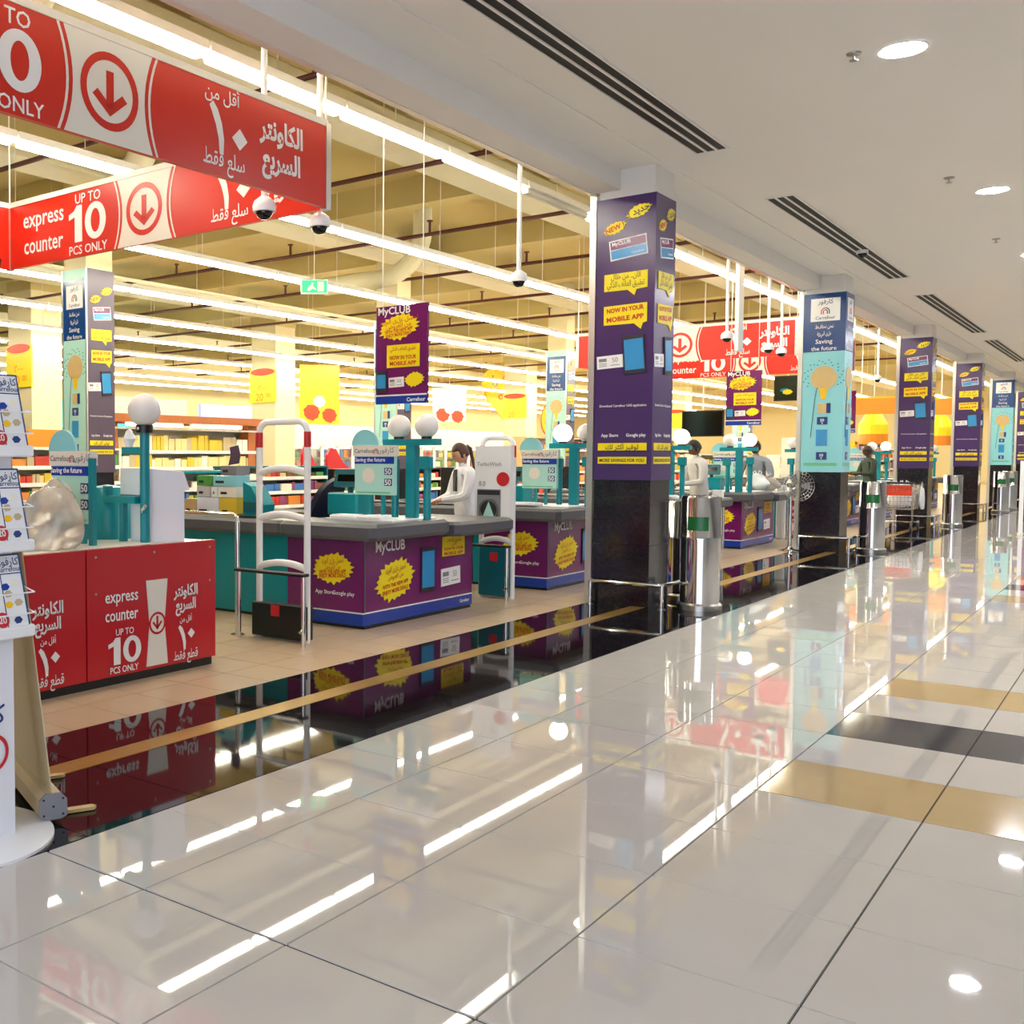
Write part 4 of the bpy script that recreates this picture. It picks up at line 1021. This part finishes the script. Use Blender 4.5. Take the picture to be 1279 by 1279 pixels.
o = MB().prism(Fr((-4.6, 34.2, 0), XA, ZA), [(0, 0), (.25, 0), (.3, .35), (.18, .62), (.05, .6)], -.2, 0).build('carrier_bag', 'bag_white', origin=(-4.45, 34.2, 0)); tag(o, 'pale carrier bag leaning at the far purple pillar', 'bag')

# ------------------------------------------------------------------ people
def person(loc, heading, lab, shirt, skin, hair, arms, H=1.72, lean=.0, nod=.3, ponytail=False, cap=None, extra=None):
    vs_, es, rad, tg = [], [], [], []
    def vtx(p, r_, parent=None, t='shirt'):
        vs_.append(V(*p)); rad.append(r_ if isinstance(r_, tuple) else (r_, r_)); i = len(vs_) - 1
        if parent is not None: es.append((parent, i)); tg.append(t)
        return i
    pel = vtx((0, 0, .93), (.18, .13)); bel = vtx((0, lean * .3, 1.08), (.17, .125), pel); ch = vtx((0, lean * .7, 1.27), (.195, .135), bel)
    ub = vtx((0, lean, 1.4), (.14, .095), ch); nk = vtx((0, lean + .01, 1.47), .058, ub, 'skin'); n2 = vtx((0, lean + .03, 1.54), .055, nk, 'skin')
    for s_, A in zip((-1, 1), arms):
        sh = vtx((s_ * .2, lean - .0, 1.385), .078, ub); el = vtx((A[0][0] * s_, A[0][1], A[0][2]), .06, sh); wr = vtx((A[1][0] * s_, A[1][1], A[1][2]), .042, el)
        d = (vs_[wr] - vs_[el]).normalized(); pm = vtx(tuple(vs_[wr] + d * .06), (.036, .02), wr, 'skin')
        side = d.cross(ZA).normalized() if abs(d.z) < .95 else XA
        for q, (o_, l_) in enumerate(((-.03, .065), (-.011, .078), (.009, .074), (.028, .058))):
            k1 = vtx(tuple(vs_[pm] + d * .035 + side * o_), .0095, pm, 'skin'); k2 = vtx(tuple(vs_[pm] + d * (.035 + l_ * .6) + side * o_ - ZA * .012), .0088, k1, 'skin'); vtx(tuple(vs_[pm] + d * (.03 + l_ * .85) + side * o_ - ZA * .034), .0075, k2, 'skin')
        th = vtx(tuple(vs_[wr] + d * .03 + side * -s_ * .035 - ZA * .01), .011, wr, 'skin'); vtx(tuple(vs_[wr] + d * .075 + side * -s_ * .05 - ZA * .02), .009, th, 'skin')
    for s_ in (-1, 1):
        hp = vtx((s_ * .095, 0, .86), .1, pel, 'tr'); kn = vtx((s_ * .1, .02, .49), .068, hp, 'tr'); an = vtx((s_ * .1, -.02, .09), .045, kn, 'tr'); vtx((s_ * .105, .14, .04), .04, an, 'tr')
    me = bpy.data.meshes.new('body'); me.from_pydata(vs_, es, [])
    ob = bpy.data.objects.new('body', me); COL.objects.link(ob)
    sk = ob.modifiers.new('skin', 'SKIN'); sk.use_smooth_shade = True
    for i, sv in enumerate(me.skin_vertices[0].data): sv.radius = rad[i]; sv.use_root = (i == 0)
    ss = ob.modifiers.new('subsurf', 'SUBSURF'); ss.levels = 1; ss.render_levels = 1
    ev = bpy.data.meshes.new_from_object(ob.evaluated_get(bpy.context.evaluated_depsgraph_get()))
    mb = MB()
    idx = {'shirt': 0, 'skin': 1, 'tr': 2}
    V0 = [v.co.copy() for v in ev.vertices]
    for p in ev.polygons:
        c = p.center; best = None
        for (a, b), t in zip(es, tg):
            A_, B_ = vs_[a], vs_[b]; u = max(0, min(1, (c - A_).dot(B_ - A_) / max(1e-9, (B_ - A_).length_squared)))
            dd = (c - A_ - (B_ - A_) * u).length - rad[a][0] * (1 - u) - rad[b][0] * u
            if best is None or dd < best[0]: best = (dd, t)
        t = best[1]
        if t == 'tr' and c.z > .9: t = 'shirt'
        mb.f.append(list(p.vertices)); mb.m.append(idx[t])
    mb.v = V0
    bpy.data.objects.remove(ob)
    # head, part of the same surface
    hc = V(0, lean + .05, 1.62); rx = Matrix.Rotation(-nod, 3, 'X')
    def place(p): return hc + rx @ (p - V(0, 0, 0))
    def hf(d):
        k = 1.0
        if d.z < -.3: k *= 1 - .12 * (-d.z - .3)
        if d.y > .75 and abs(d.x) < .3 and -.35 < d.z < .1: k *= 1 + .16 * (1 - abs(d.x) / .3) * (1 - abs(d.z + .15) / .3 if abs(d.z + .15) < .3 else 0)
        return k
    h = MB(); h.cur = 1; h.ball((0, 0, 0), 1, 24, 18, (.078, .098, .118), hf)
    for s_ in (-1, 1): h.ball((s_ * .079, -.008, -.01), 1, 8, 6, (.012, .022, .032))
    h.cur = 3
    for s_ in (-1, 1): h.ball((s_ * .03, .088, .012), 1, 8, 6, (.012, .008, .007)); h.ball((s_ * .031, .09, .034), 1, 8, 6, (.018, .006, .004))
    h.cur = 4; h.ball((0, .09, -.058), 1, 8, 6, (.024, .008, .007))
    n0 = len(mb.v); mb.v += [place(v) for v in h.v]; mb.f += [[i + n0 for i in f] for f in h.f]; mb.m += h.m
    # world placement
    ang = math.atan2(heading[1], heading[0]) - PI / 2; k = H / 1.72
    rot = Matrix.Rotation(ang, 3, 'Z')
    def W(p): return V(*loc) + rot @ (p * k)
    r_ = root('person', loc, lab, 'person')
    mb.v = [W(v) for v in mb.v]
    mb.build('body', [shirt, skin, 'trouser', 'hair_black', 'ink_red' if skin == 'skin_a' else 'hair_brown'], r_, smooth=True)
    hm = MB()
    def hh(d):
        if d.y > .35 and d.z < .45: return .88
        if d.z < -.35: return .86
        return 1.12
    hm.ball((0, -.004, .008), 1, 24, 18, (.08, .1, .122), hh)
    if ponytail: hm.tube([V(0, -.1, .06), V(0, -.14, .02), V(0, -.13, -.1), V(.01, -.11, -.24)], .035, 10, .012)
    hm.v = [W(place(v)) for v in hm.v]; hm.build('hair', hair, r_, smooth=True)
    if cap:
        cm = MB(); cm.ball((0, 0, .03), 1, 20, 10, (.088, .108, .105), lambda d: 1 if d.z > 0 else .9); cm.ball((0, .12, .05), 1, 12, 6, (.06, .06, .008)); cm.v = [W(place(v)) for v in cm.v]; cm.build('cap', cap, r_, smooth=True)
    if extra:
        em = MB(); em.prism(Fr((0, lean + .105, 1.18), XA * -1, ZA), [(-.03, 0), (.03, 0), (.045, .2), (.02, .26), (-.02, .26), (-.045, .2)], -.01, .02); em.v = [W(v) for v in em.v]; em.build('necktie', extra, r_)
    return r_
LEFT = (-.756, -.655)
person((-6.02, 10.62, 0), (-.6, -.8), 'woman cashier in white jacket with ponytail looking down behind checkout', 'cloth_white', 'skin_a', 'hair_brown', (((.25, .12, 1.12), (.1, .34, 1.08)), ((.25, .1, 1.12), (.12, .33, 1.06))), 1.64, .03, .35, True, None, 'ink_dark')
person((-5.65, 17.45, 0), (-.7, -.71), 'man in light grey sweater looking down right of nearest purple pillar', 'cloth_lgrey', 'skin_b', 'hair_black', (((.27, .1, 1.1), (.08, .34, 1.06)), ((.27, .1, 1.1), (.14, .35, 1.02))), 1.76, .05, .42)
person((-5.75, 20.95, 0), (-.1, -1), 'bearded man in grey shirt packing white bags at counter', 'cloth_grey', 'skin_b', 'hair_black', (((.28, .08, 1.12), (.2, .36, 1.04)), ((.28, .1, 1.12), (.1, .4, 1.04))), 1.8, .05, .25)
person((-5.25, 28.25, 0), LEFT, 'man in dark green shirt and cap seen in profile right of blue pillar', 'cloth_green', 'skin_b', 'hair_black', (((.27, .12, 1.1), (.2, .36, 1.12)), ((.27, .12, 1.1), (.2, .36, 1.12))), 1.76, .03, .1, False, 'hair_brown')
shopping_bag((-5.4, 19.7, 1.05), .17, .14, .18, 11, 'bag_white', 'white carrier bag being packed in front of man in grey shirt')
shopping_bag((-5.35, 20.2, 1.03), .18, .16, .13, 12, 'bag', 'low beige bag beside the white carrier bag on checkout', False)

# ------------------------------------------------------------------ deeper store: pillars, columns, shelving, signs
def inner_pillar(x0, y0, lab):
    r = root('pillar', (x0 + .28, y0 + .28, 0), lab, 'pillar', 'pillars inside the store')
    x1, y1 = x0 + .56, y0 + .56
    MB().box(x0 + .01, x1 - .01, y0 + .01, y1 - .01, 0, 1.28).build('cladding', 'granite', r)
    MB().box(x0, x1, y0, y1, 1.28, 4.4).build('wrap', 'aqua_pale', r)
    MB().box(x1, x1 + .004, y0 + .02, y1, 1.28, 4.4).build('side_wrap', 'violet_grey', r)
    MB().box(x0 + .02, x1 - .02, y0 + .02, y1 - .02, 4.4, SZ).build('shaft', 'column_cream', r)
    eco_face(Fr((x0, y0, 1.4), XA, ZA), .56, r); club_face(Fr((x1 + .004, y0, 1.4), YA, ZA), .56, r)
    for xx, yy in ((x0, y0), (x1, y0)): MB().box(xx - .012, xx + .012, yy - .012, yy + .012, 1.28, 4.4).build('corner_strip', 'alu', r)
    return r
ip = inner_pillar(-13.05, 10.47, 'aqua and grey printed pillar inside the store above red counter')
clone(ip, .27, 8.15, 0, 'printed pillar inside the store behind the club poster')
clone(ip, .3, 16.3, 0, 'printed pillar inside the store left of nearest purple pillar')
clone(ip, .3, 32.6, 0, 'printed pillar inside the store left of nearest blue pillar')
def column(x, y, w, lab, slab):
    r = root('column', (x, y, 0), lab, 'column', 'plain cream columns in the store')
    MB().box(x - w / 2, x + w / 2, y - w / 2, y + w / 2, 0, 5.5).build('shaft', 'column_cream', r)
    MB().box(x - w / 2 - .02, x + w / 2 + .02, y - w / 2 - .02, y + w / 2 + .02, 5.5, SZ).build('head', 'store_ceiling', r)
    s_ = root('sale_sign', (x, y - w / 2, 3.2), slab, 'sign', 'yellow price signs on the columns')
    F = Fr((x - w / 2 - .05, y - w / 2 - .04, 3.2), XA, ZA); W_ = w + .1
    MB().fbox(F, 0, W_, 0, 1.0, -.036, 0).build('board', 'yellow', s_)
    MB().disc(F, W_ / 2, .93, W_ * .46, .004, 24, .11).build('red_header', 'orange_red', s_)
    MB().text('٢٠٠٠', F, W_ / 2, .45, .26, .004, .01).text('20', F, W_ * .38, .17, .32, .004, .01).text('00', F, W_ * .72, .22, .18, .004, .01).build('lettering', 'orange', s_)
    return r
for x, y, w, a, b in ((-20.9, 15.9, .9, 'cream column at far left beside brochure stand', 'yellow price sign on the far left cream column'), (-20.9, 24.95, .95, 'cream column above the white security gate', 'yellow price sign on column above the white gate'),
                   (-20.9, 41.4, 1.0, 'cream column behind woman cashier and washing machine poster', 'yellow price sign on column behind washing machine poster'), (-20.9, 60.7, 1.1, 'cream column just right of nearest purple pillar', 'yellow price sign just right of nearest purple pillar'),
                   (-20.9, 50.2, 1.0, 'cream column just left of nearest purple pillar', 'yellow price sign just left of nearest purple pillar')):
    column(x, y, w, a, b)
# exit sign
r = root('exit_sign', (-10.75, 13.85, 4.22), 'small green running-man exit sign under store ceiling', 'sign')
F = Fr((-10.9, 13.72, 4.22), V(.75, .66, 0), ZA)
MB().fbox(F, 0, .45, 0, .24, -.05, 0).build('case', 'white', r); MB().fbox(F, .02, .43, .02, .22, 0, .003).build('face', 'light_green', r)
MB().fbox(F, .27, .38, .04, .2, .003, .005).disc(F, .19, .165, .022, .005, 10).prism(F, [(.1, .05), (.14, .05), (.2, .09), (.24, .06), (.25, .08), (.2, .13), (.2, .145), (.15, .145), (.12, .11)], .003, .005).build('pictogram', 'ink_white', r)
MB().cyl(F.p(.22, .24, -.02), F.p(.22, SZ - 4.22, -.02), .006, 5).build('hanging_rod', 'fixture', r)

def products(mb, F, x0, x1, z, hmax, dep, rnd, big=1.0, cols=None):
    x = x0
    while x < x1 - .06:
        w = rnd.uniform(.07, .2) * big; w = min(w, x1 - x); h = hmax * rnd.uniform(.55, .95)
        mb.cur = rnd.choice(cols) if cols else rnd.randrange(10)
        for q in range(max(1, int(rnd.uniform(1, 4)))):
            if x + w > x1: break
            mb.fbox(F, x, x + w - .008, z, z + h, -dep, -rnd.uniform(.0, .05)); x += w
def gondola(name, lab, cat, F, w, levels, dep, frame, seed, cols=None, top=None, back='sign_white', group=None, big=1.0):
    # F: origin at floor left-front corner, right along the face, normal = out of the face
    c = F.p(w / 2, 0, -dep / 2)
    r = root(name, (c.x, c.y, 0), lab, cat, group); rnd = random.Random(seed)
    H = levels[-1]
    MB().fbox(F, 0, w, 0, H, -dep - .04, -dep).build('back_panel', back, r)
    for x in (0, w - .05): MB().fbox(F, x, x + .05, 0, H, -dep, 0).build('end_panel', frame, r)
    MB().fbox(F, .05, w - .05, 0, .12, -dep, 0).build('plinth', frame, r)
    pm = MB()
    for a, b in zip(levels[:-1], levels[1:]):
        MB().fbox(F, .05, w - .05, a - .03, a, -dep, .02).build('shelf', frame, r)
        MB().fbox(F, .05, w - .05, a - .05, a + .02, .02, .03).build('price_rail', 'ink_white', r)
        products(pm, F, .06, w - .06, a, b - a - .06, dep, rnd, big, cols)
    pm.build('products', PRODUCT, r, kind='stuff')
    MB().fbox(F, 0, w, H, H + .04, -dep - .04, .02).build('top_board', frame, r)
    if top: top(r, H)
    return r
Rr = V(0, 1, 0)
def face(x, y): return Fr((x, y, 0), YA, ZA)
# deli shelf with wooden canopy
def deli_top(r, H):
    F = face(-16, 14.0)
    MB().fbox(F, -.1, 4.5, 2.24, 2.4, -.9, .25).build('canopy', 'wood', r)
    for x in (-.1, 4.2): MB().fbox(F, x, x + .3, 0, 2.24, -.3, 0).build('wood_post', 'wood', r)
    for a in (.5, 2.4): MB().fbox(F, a, a + 1.6, 2.17, 2.23, -.1, -.02).build('shelf_lamp', 'lamp_soft', r)
    MB().fbox(F, .4, 2.6, 2.42, 2.78, -.45, -.4).build('name_board', 'sign_white', r)
gondola('deli_shelf', 'wooden-topped shelf of yellow packaged food behind globe post', 'shelf', face(-16, 14.0), 4.5, [.15, .6, .95, 1.3, 1.65, 2.1], .5, 'sign_white', 1, [0, 8, 2, 6, 0, 8], deli_top)
for i, (x, y, w, lv, fr, seed, lab) in enumerate((
        (-15, 6.0, 3.6, [.15, .45, .75, 1.05, 1.35, 1.65], 'sign_white', 2, 'tall white shelf of small packets left of aqua display'),
        (-15, 9.8, 3.6, [.15, .45, .75, 1.05, 1.35, 1.65], 'sign_white', 3, 'tall white shelf of small packets behind plastic bag'),
        (-12.2, 11.4, 2.2, [.15, .45, .75, 1.0, 1.25], 'teal', 4, 'teal-ended shelf of snacks behind the red counter'),
        (-14, 15.4, 3.2, [.15, .5, .8, 1.1, 1.3], 'teal_dark', 5, 'low shelf of colourful goods left of the swivel chair'),
        (-14, 18.8, 4.6, [.15, .45, .75, 1.0, 1.22], 'black', 6, 'low black shelf of colourful goods behind the swivel chair'),
        (-14, 24.0, 5.0, [.15, .45, .75, 1.0, 1.22], 'black', 7, 'low black shelf of goods behind woman cashier'),
        (-16.5, 33.0, 5.5, [.15, .6, 1.0, 1.4, 1.8, 2.2], 'wood_pale', 8, 'tall pale shelf behind washing machine poster'),
        (-15, 39.5, 6.0, [.15, .6, 1.0, 1.4, 1.8, 2.2], 'sign_white', 9, 'tall white shelf left of nearest purple pillar'),
        (-11, 34.0, 5.0, [.15, .5, .9, 1.3, 1.6], 'sign_white', 10, 'white shelf right of nearest purple pillar'),
        (-11, 43.0, 6.0, [.15, .5, .9, 1.3, 1.6], 'sign_white', 11, 'white shelf behind the two customers'),
        (-9.2, 38.0, 7.0, [.15, .6, 1.0, 1.4, 1.8, 2.15], 'sign_white', 13, 'tall shelf of goods behind the man in green'),
        (-9.2, 46.5, 7.0, [.15, .6, 1.0, 1.4, 1.8, 2.15], 'yellow_deep', 14, 'tall yellow-framed shelf behind third printed pillar'),
        (-10, 55.0, 8.0, [.15, .6, 1.0, 1.5, 1.9], 'sign_white', 12, 'far white shelf right of nearest blue pillar'))):
    gondola('display_shelf', lab, 'shelf', face(x, y), w, lv, .45, fr, seed, group='shelves of goods inside the store')
# chilled cabinets along the back
for i in range(5):
    F = face(-24, 26.5 + i * 4.0); c = F.p(2, 0, -.5)
    r = root('chiller_cabinet', (c.x, c.y, 0), 'white glass-door chiller cabinet at store back, %s from the left' % NTH[i], 'fridge', 'glass-door chiller cabinets')
    MB().fbox(F, 0, 3.98, 0, .3, -.8, 0).build('base', 'sign_white', r); MB().fbox(F, 0, 3.98, 1.95, 2.75, -.8, .15).build('header', 'sign_white', r)
    MB().fbox(F, 0, 3.98, .3, 1.95, -.84, -.8).build('back_panel', 'sign_white', r)
    pm = MB(); rnd = random.Random(40 + i)
    for z in (.32, .75, 1.15, 1.55): products(pm, F, .1, 3.9, z, .33, .5, rnd, 1.3)
    pm.build('products', PRODUCT, r, kind='stuff')
    for j in range(4):
        x = .99 * j
        MB().fbox(F, x, x + .09, .3, 1.95, -.06, .03).build('door_frame', 'white', r); MB().fbox(F, x + .9, x + .99, .3, 1.95, -.06, .03).build('door_frame', 'white', r)
        MB().fbox(F, x + .09, x + .9, .3, 1.95, -.02, 0).build('glass_door', 'glass', r)
    MB().fbox(F, .1, 3.9, 1.88, 1.94, -.3, -.24).build('cabinet_lamp', 'lamp_soft', r)
# backlit boards over the shelves
for (x, y0, y1, z0, z1, m_, lab) in ((-25.5, 17.0, 23.2, 2.45, 3.3, 'light_teal', 'glowing teal board over shelves at far left'), (-25.5, 26.5, 31.5, 2.95, 3.4, 'light_violet', 'glowing violet board above the wooden deli canopy')):
    F = face(x, y0); w = y1 - y0
    r = root('light_board', (x, (y0 + y1) / 2, z0), lab, 'sign')
    MB().fbox(F, 0, w, z0, z1, -.12, 0).build('lit_face', m_, r)
    for q in (.1, w - .15): MB().fbox(F, q, q + .05, 0, z0, -.1, -.05).build('support', 'sign_white', r)
    MB().fbox(F, -.06, w + .06, z0 - .1, z0, -.14, .04).build('lower_rail', 'green' if m_ == 'light_teal' else 'teal_dark', r)
F = face(-16.2, 8.6)
r = root('shelf_banner', (-16.2, 11.2, 0), 'orange band sign over the left shelves', 'sign')
MB().fbox(F, 0, 5.0, 1.72, 2.05, -.05, 0).build('band', 'orange', r)
for q in (.2, 4.7): MB().fbox(F, q, q + .06, 0, 1.72, -.06, -.01).build('support', 'sign_white', r)
# big promotional cut-outs over the shelves
r = root('hanging_banner', (-24.0, 46.3, 2.8), 'yellow heart-shaped banner with coloured dots behind the cashier', 'banner')
F = Fr((-24.0, 46.3, 3.15), V(.65, .76, 0), ZA)
pts = []
for i in range(40):
    t = 2 * PI * i / 40; pts.append((.085 * 16 * math.sin(t) ** 3, 1.5 + .105 * (13 * math.cos(t) - 5 * math.cos(2 * t) - 2 * math.cos(3 * t) - math.cos(4 * t))))
mb = MB(); mb.fan(F, pts, .03, -.03); mb.fan(Fr(F.p(0, 0, 0), -F.R, F.U), [(-x, y) for x, y in reversed(pts)][::-1], .03); mb.build('heart_panel', 'yellow_deep', r)
for i, (x, y, m_) in enumerate(((-.7, 1.9, 'ink_grey'), (-.4, 1.3, 'orange_red'), (.1, 1.2, 'green'), (-.1, .7, 'orange_red'), (.4, 1.8, 'green_soft'), (-.2, 2.2, 'orange'), (.5, 1.2, 'orange_red'))):
    MB().annulus(F, x, y, .07, .13, .034, 16).build('dot', m_, r)
MB().cyl(F.p(0, 2.2), F.p(0, SZ - 3.15), .008, 5).build('hanging_rod', 'fixture', r)
for (x, y, z0, z1, w, m_, m2, lab) in ((-20.6, 26.9, 2.6, 4.5, 1.3, 'yellow_deep', 'orange_red', 'yellow hanging poster with red shapes right of the white gate'), (-20.6, 35.0, 2.9, 4.15, 1.3, 'sign_white', 'orange_red', 'white and orange hanging poster right of the club poster'),
                              (-14.5, 30.6, 2.2, 3.2, .5, 'yellow_deep', 'red_print', 'small oval yellow and red poster beside inner aqua pillar')):
    r = root('hanging_poster', (x, y, z0), lab, 'poster')
    F = Fr((x, y, z0), V(.65, .76, 0), ZA); h = z1 - z0
    if 'oval' in lab:
        MB().disc(F, 0, h / 2, w / 2, .02, 28, h / 2, -.02).build('board', 'wood', r); MB().disc(F, 0, h / 2, w * .44, .024, 28, h * .46).build('print', m_, r); MB().burst(F, 0, h * .4, w * .25, h * .18, .03, 8).build('print', m2, r)
    else:
        MB().fbox(F, -w / 2, w / 2, 0, h, -.03, 0).build('board', m_, r)
        for i, (a, b, s_) in enumerate(((-.2, .2, .22), (.25, .15, .2), (0, .38, .16))): MB().burst(F, w * a, h * b, w * s_, w * s_, .006 + .004 * i, 9, .85).build('print', m2 if i < 2 else 'white', r)
    MB().cyl(F.p(0, h), F.p(0, SZ - z0), .008, 5).build('hanging_rod', 'fixture', r)
# red arch display and hanging lanterns over produce
r = root('promotion_stand', (-17.5, 22.5, 0), 'dark red swoosh-shaped promotional panels before the chillers', 'display')
for dx, k_ in ((0, .7), (1.1, 1)): MB().prism(Fr((-17.4, 22.0 + dx, 1.0), YA, ZA), [(0, 0), (1.7 * k_, 0), (1.3 * k_, .1), (.7 * k_, .4), (.4 * k_, .75), (.15 * k_, .8), (0, .6)], -.08, 0).build('swoosh_panel', 'counter_red', r)
MB().box(-17.8, -17.1, 21.8, 24.8, 0, 1.0).build('base', 'wood_pale', r)
# screens
def screen(x0, x1, y, z0, z1, lab, pic=False):
    r = root('hanging_screen', ((x0 + x1) / 2, y, z0), lab, 'screen')
    F = Fr((x0, y, z0), XA, ZA); w, h = x1 - x0, z1 - z0
    MB().fbox(F, 0, w, 0, h, -.06, 0).build('case', 'black', r); MB().fbox(F, .03, w - .03, .03, h - .03, 0, .003).build('screen_glass', 'screen' if pic else 'black_gloss', r)
    if pic:
        MB().burst(F, w * .5, h * .35, w * .2, h * .12, .006, 7, .8).build('picture', 'yellow', r); MB().burst(F, w * .4, h * .42, w * .2, h * .1, .005, 7, .8).build('picture', 'teal', r)
    MB().cyl(F.p(w / 2, h, -.03), F.p(w / 2, SZ - z0, -.03), .015, 8).build('pole', 'fixture', r)
screen(-8.53, -7.6, 25, 2.0, 2.6, 'large dark switched-off screen right of nearest purple pillar')
screen(-7.08, -6.48, 27, 2.86, 3.45, 'small screen with green and yellow picture left of blue pillar', True)
# yellow section boards far down the store
for i, (x0, x1, y, z0, z1, lab) in enumerate(((-6.75, -5.6, 34, 2.45, 3.2, 'orange section board between blue pillar and next purple pillar'), (-5.9, -5.0, 40, 2.6, 3.4, 'orange section board between the two far purple pillars'))):
    r = root('section_board', ((x0 + x1) / 2, y, z0), lab, 'sign')
    MB().box(x0, x1, y, y + .05, z0 + .3, z1).build('board', 'orange', r); MB().box(x0 - .02, x1 + .02, y - .01, y + .06, z1, z1 + .04).build('top_rail', 'yellow_deep', r)
    for q in (.15, x1 - x0 - .15): MB().cyl((x0 + q, y + .025, z1), (x0 + q, y + .025, SZ), .012, 6).build('hanging_rod', 'fixture', r)
# far banner at right edge
r = root('poster_stand', (-1.75, 25.4, 0), 'white-framed purple poster stand at right edge of the mall', 'sign')
MB().box(-2.13, -2.06, 25.36, 25.44, 0, 1.45).build('post', 'white', r); MB().box(-1.42, -1.36, 25.36, 25.44, 0, 1.45).build('post', 'white', r)
MB().box(-2.06, -1.42, 25.38, 25.42, .25, 1.45).build('poster', 'magenta', r); MB().box(-2.06, -1.42, 25.375, 25.38, .85, 1.05).build('orange_band', 'orange_red', r)
for x in (-2.1, -1.4): MB().box(x - .03, x + .03, 25.2, 25.6, 0, .03).build('foot', 'white', r)

for i, (x, y, lab) in enumerate(((-5.9, 43.0, 'yellow and orange promotional drum hanging between far purple pillars'), (-7.05, 38.2, 'yellow and orange promotional drum hanging left of third pillar'))):
    r = root('hanging_drum', (x, y, 1.95), lab, 'display')
    MB().lathe((x, y, 1.95), [(.42, 0), (.42, .32)], 20).build('lower_band', 'orange', r); MB().lathe((x, y, 2.27), [(.42, 0), (.42, .3), (.2, .7), (.05, .75)], 20).build('cone', 'yellow', r)
    MB().cyl((x, y, 3.0), (x, y, SZ), .01, 6).build('hanging_rod', 'fixture', r)
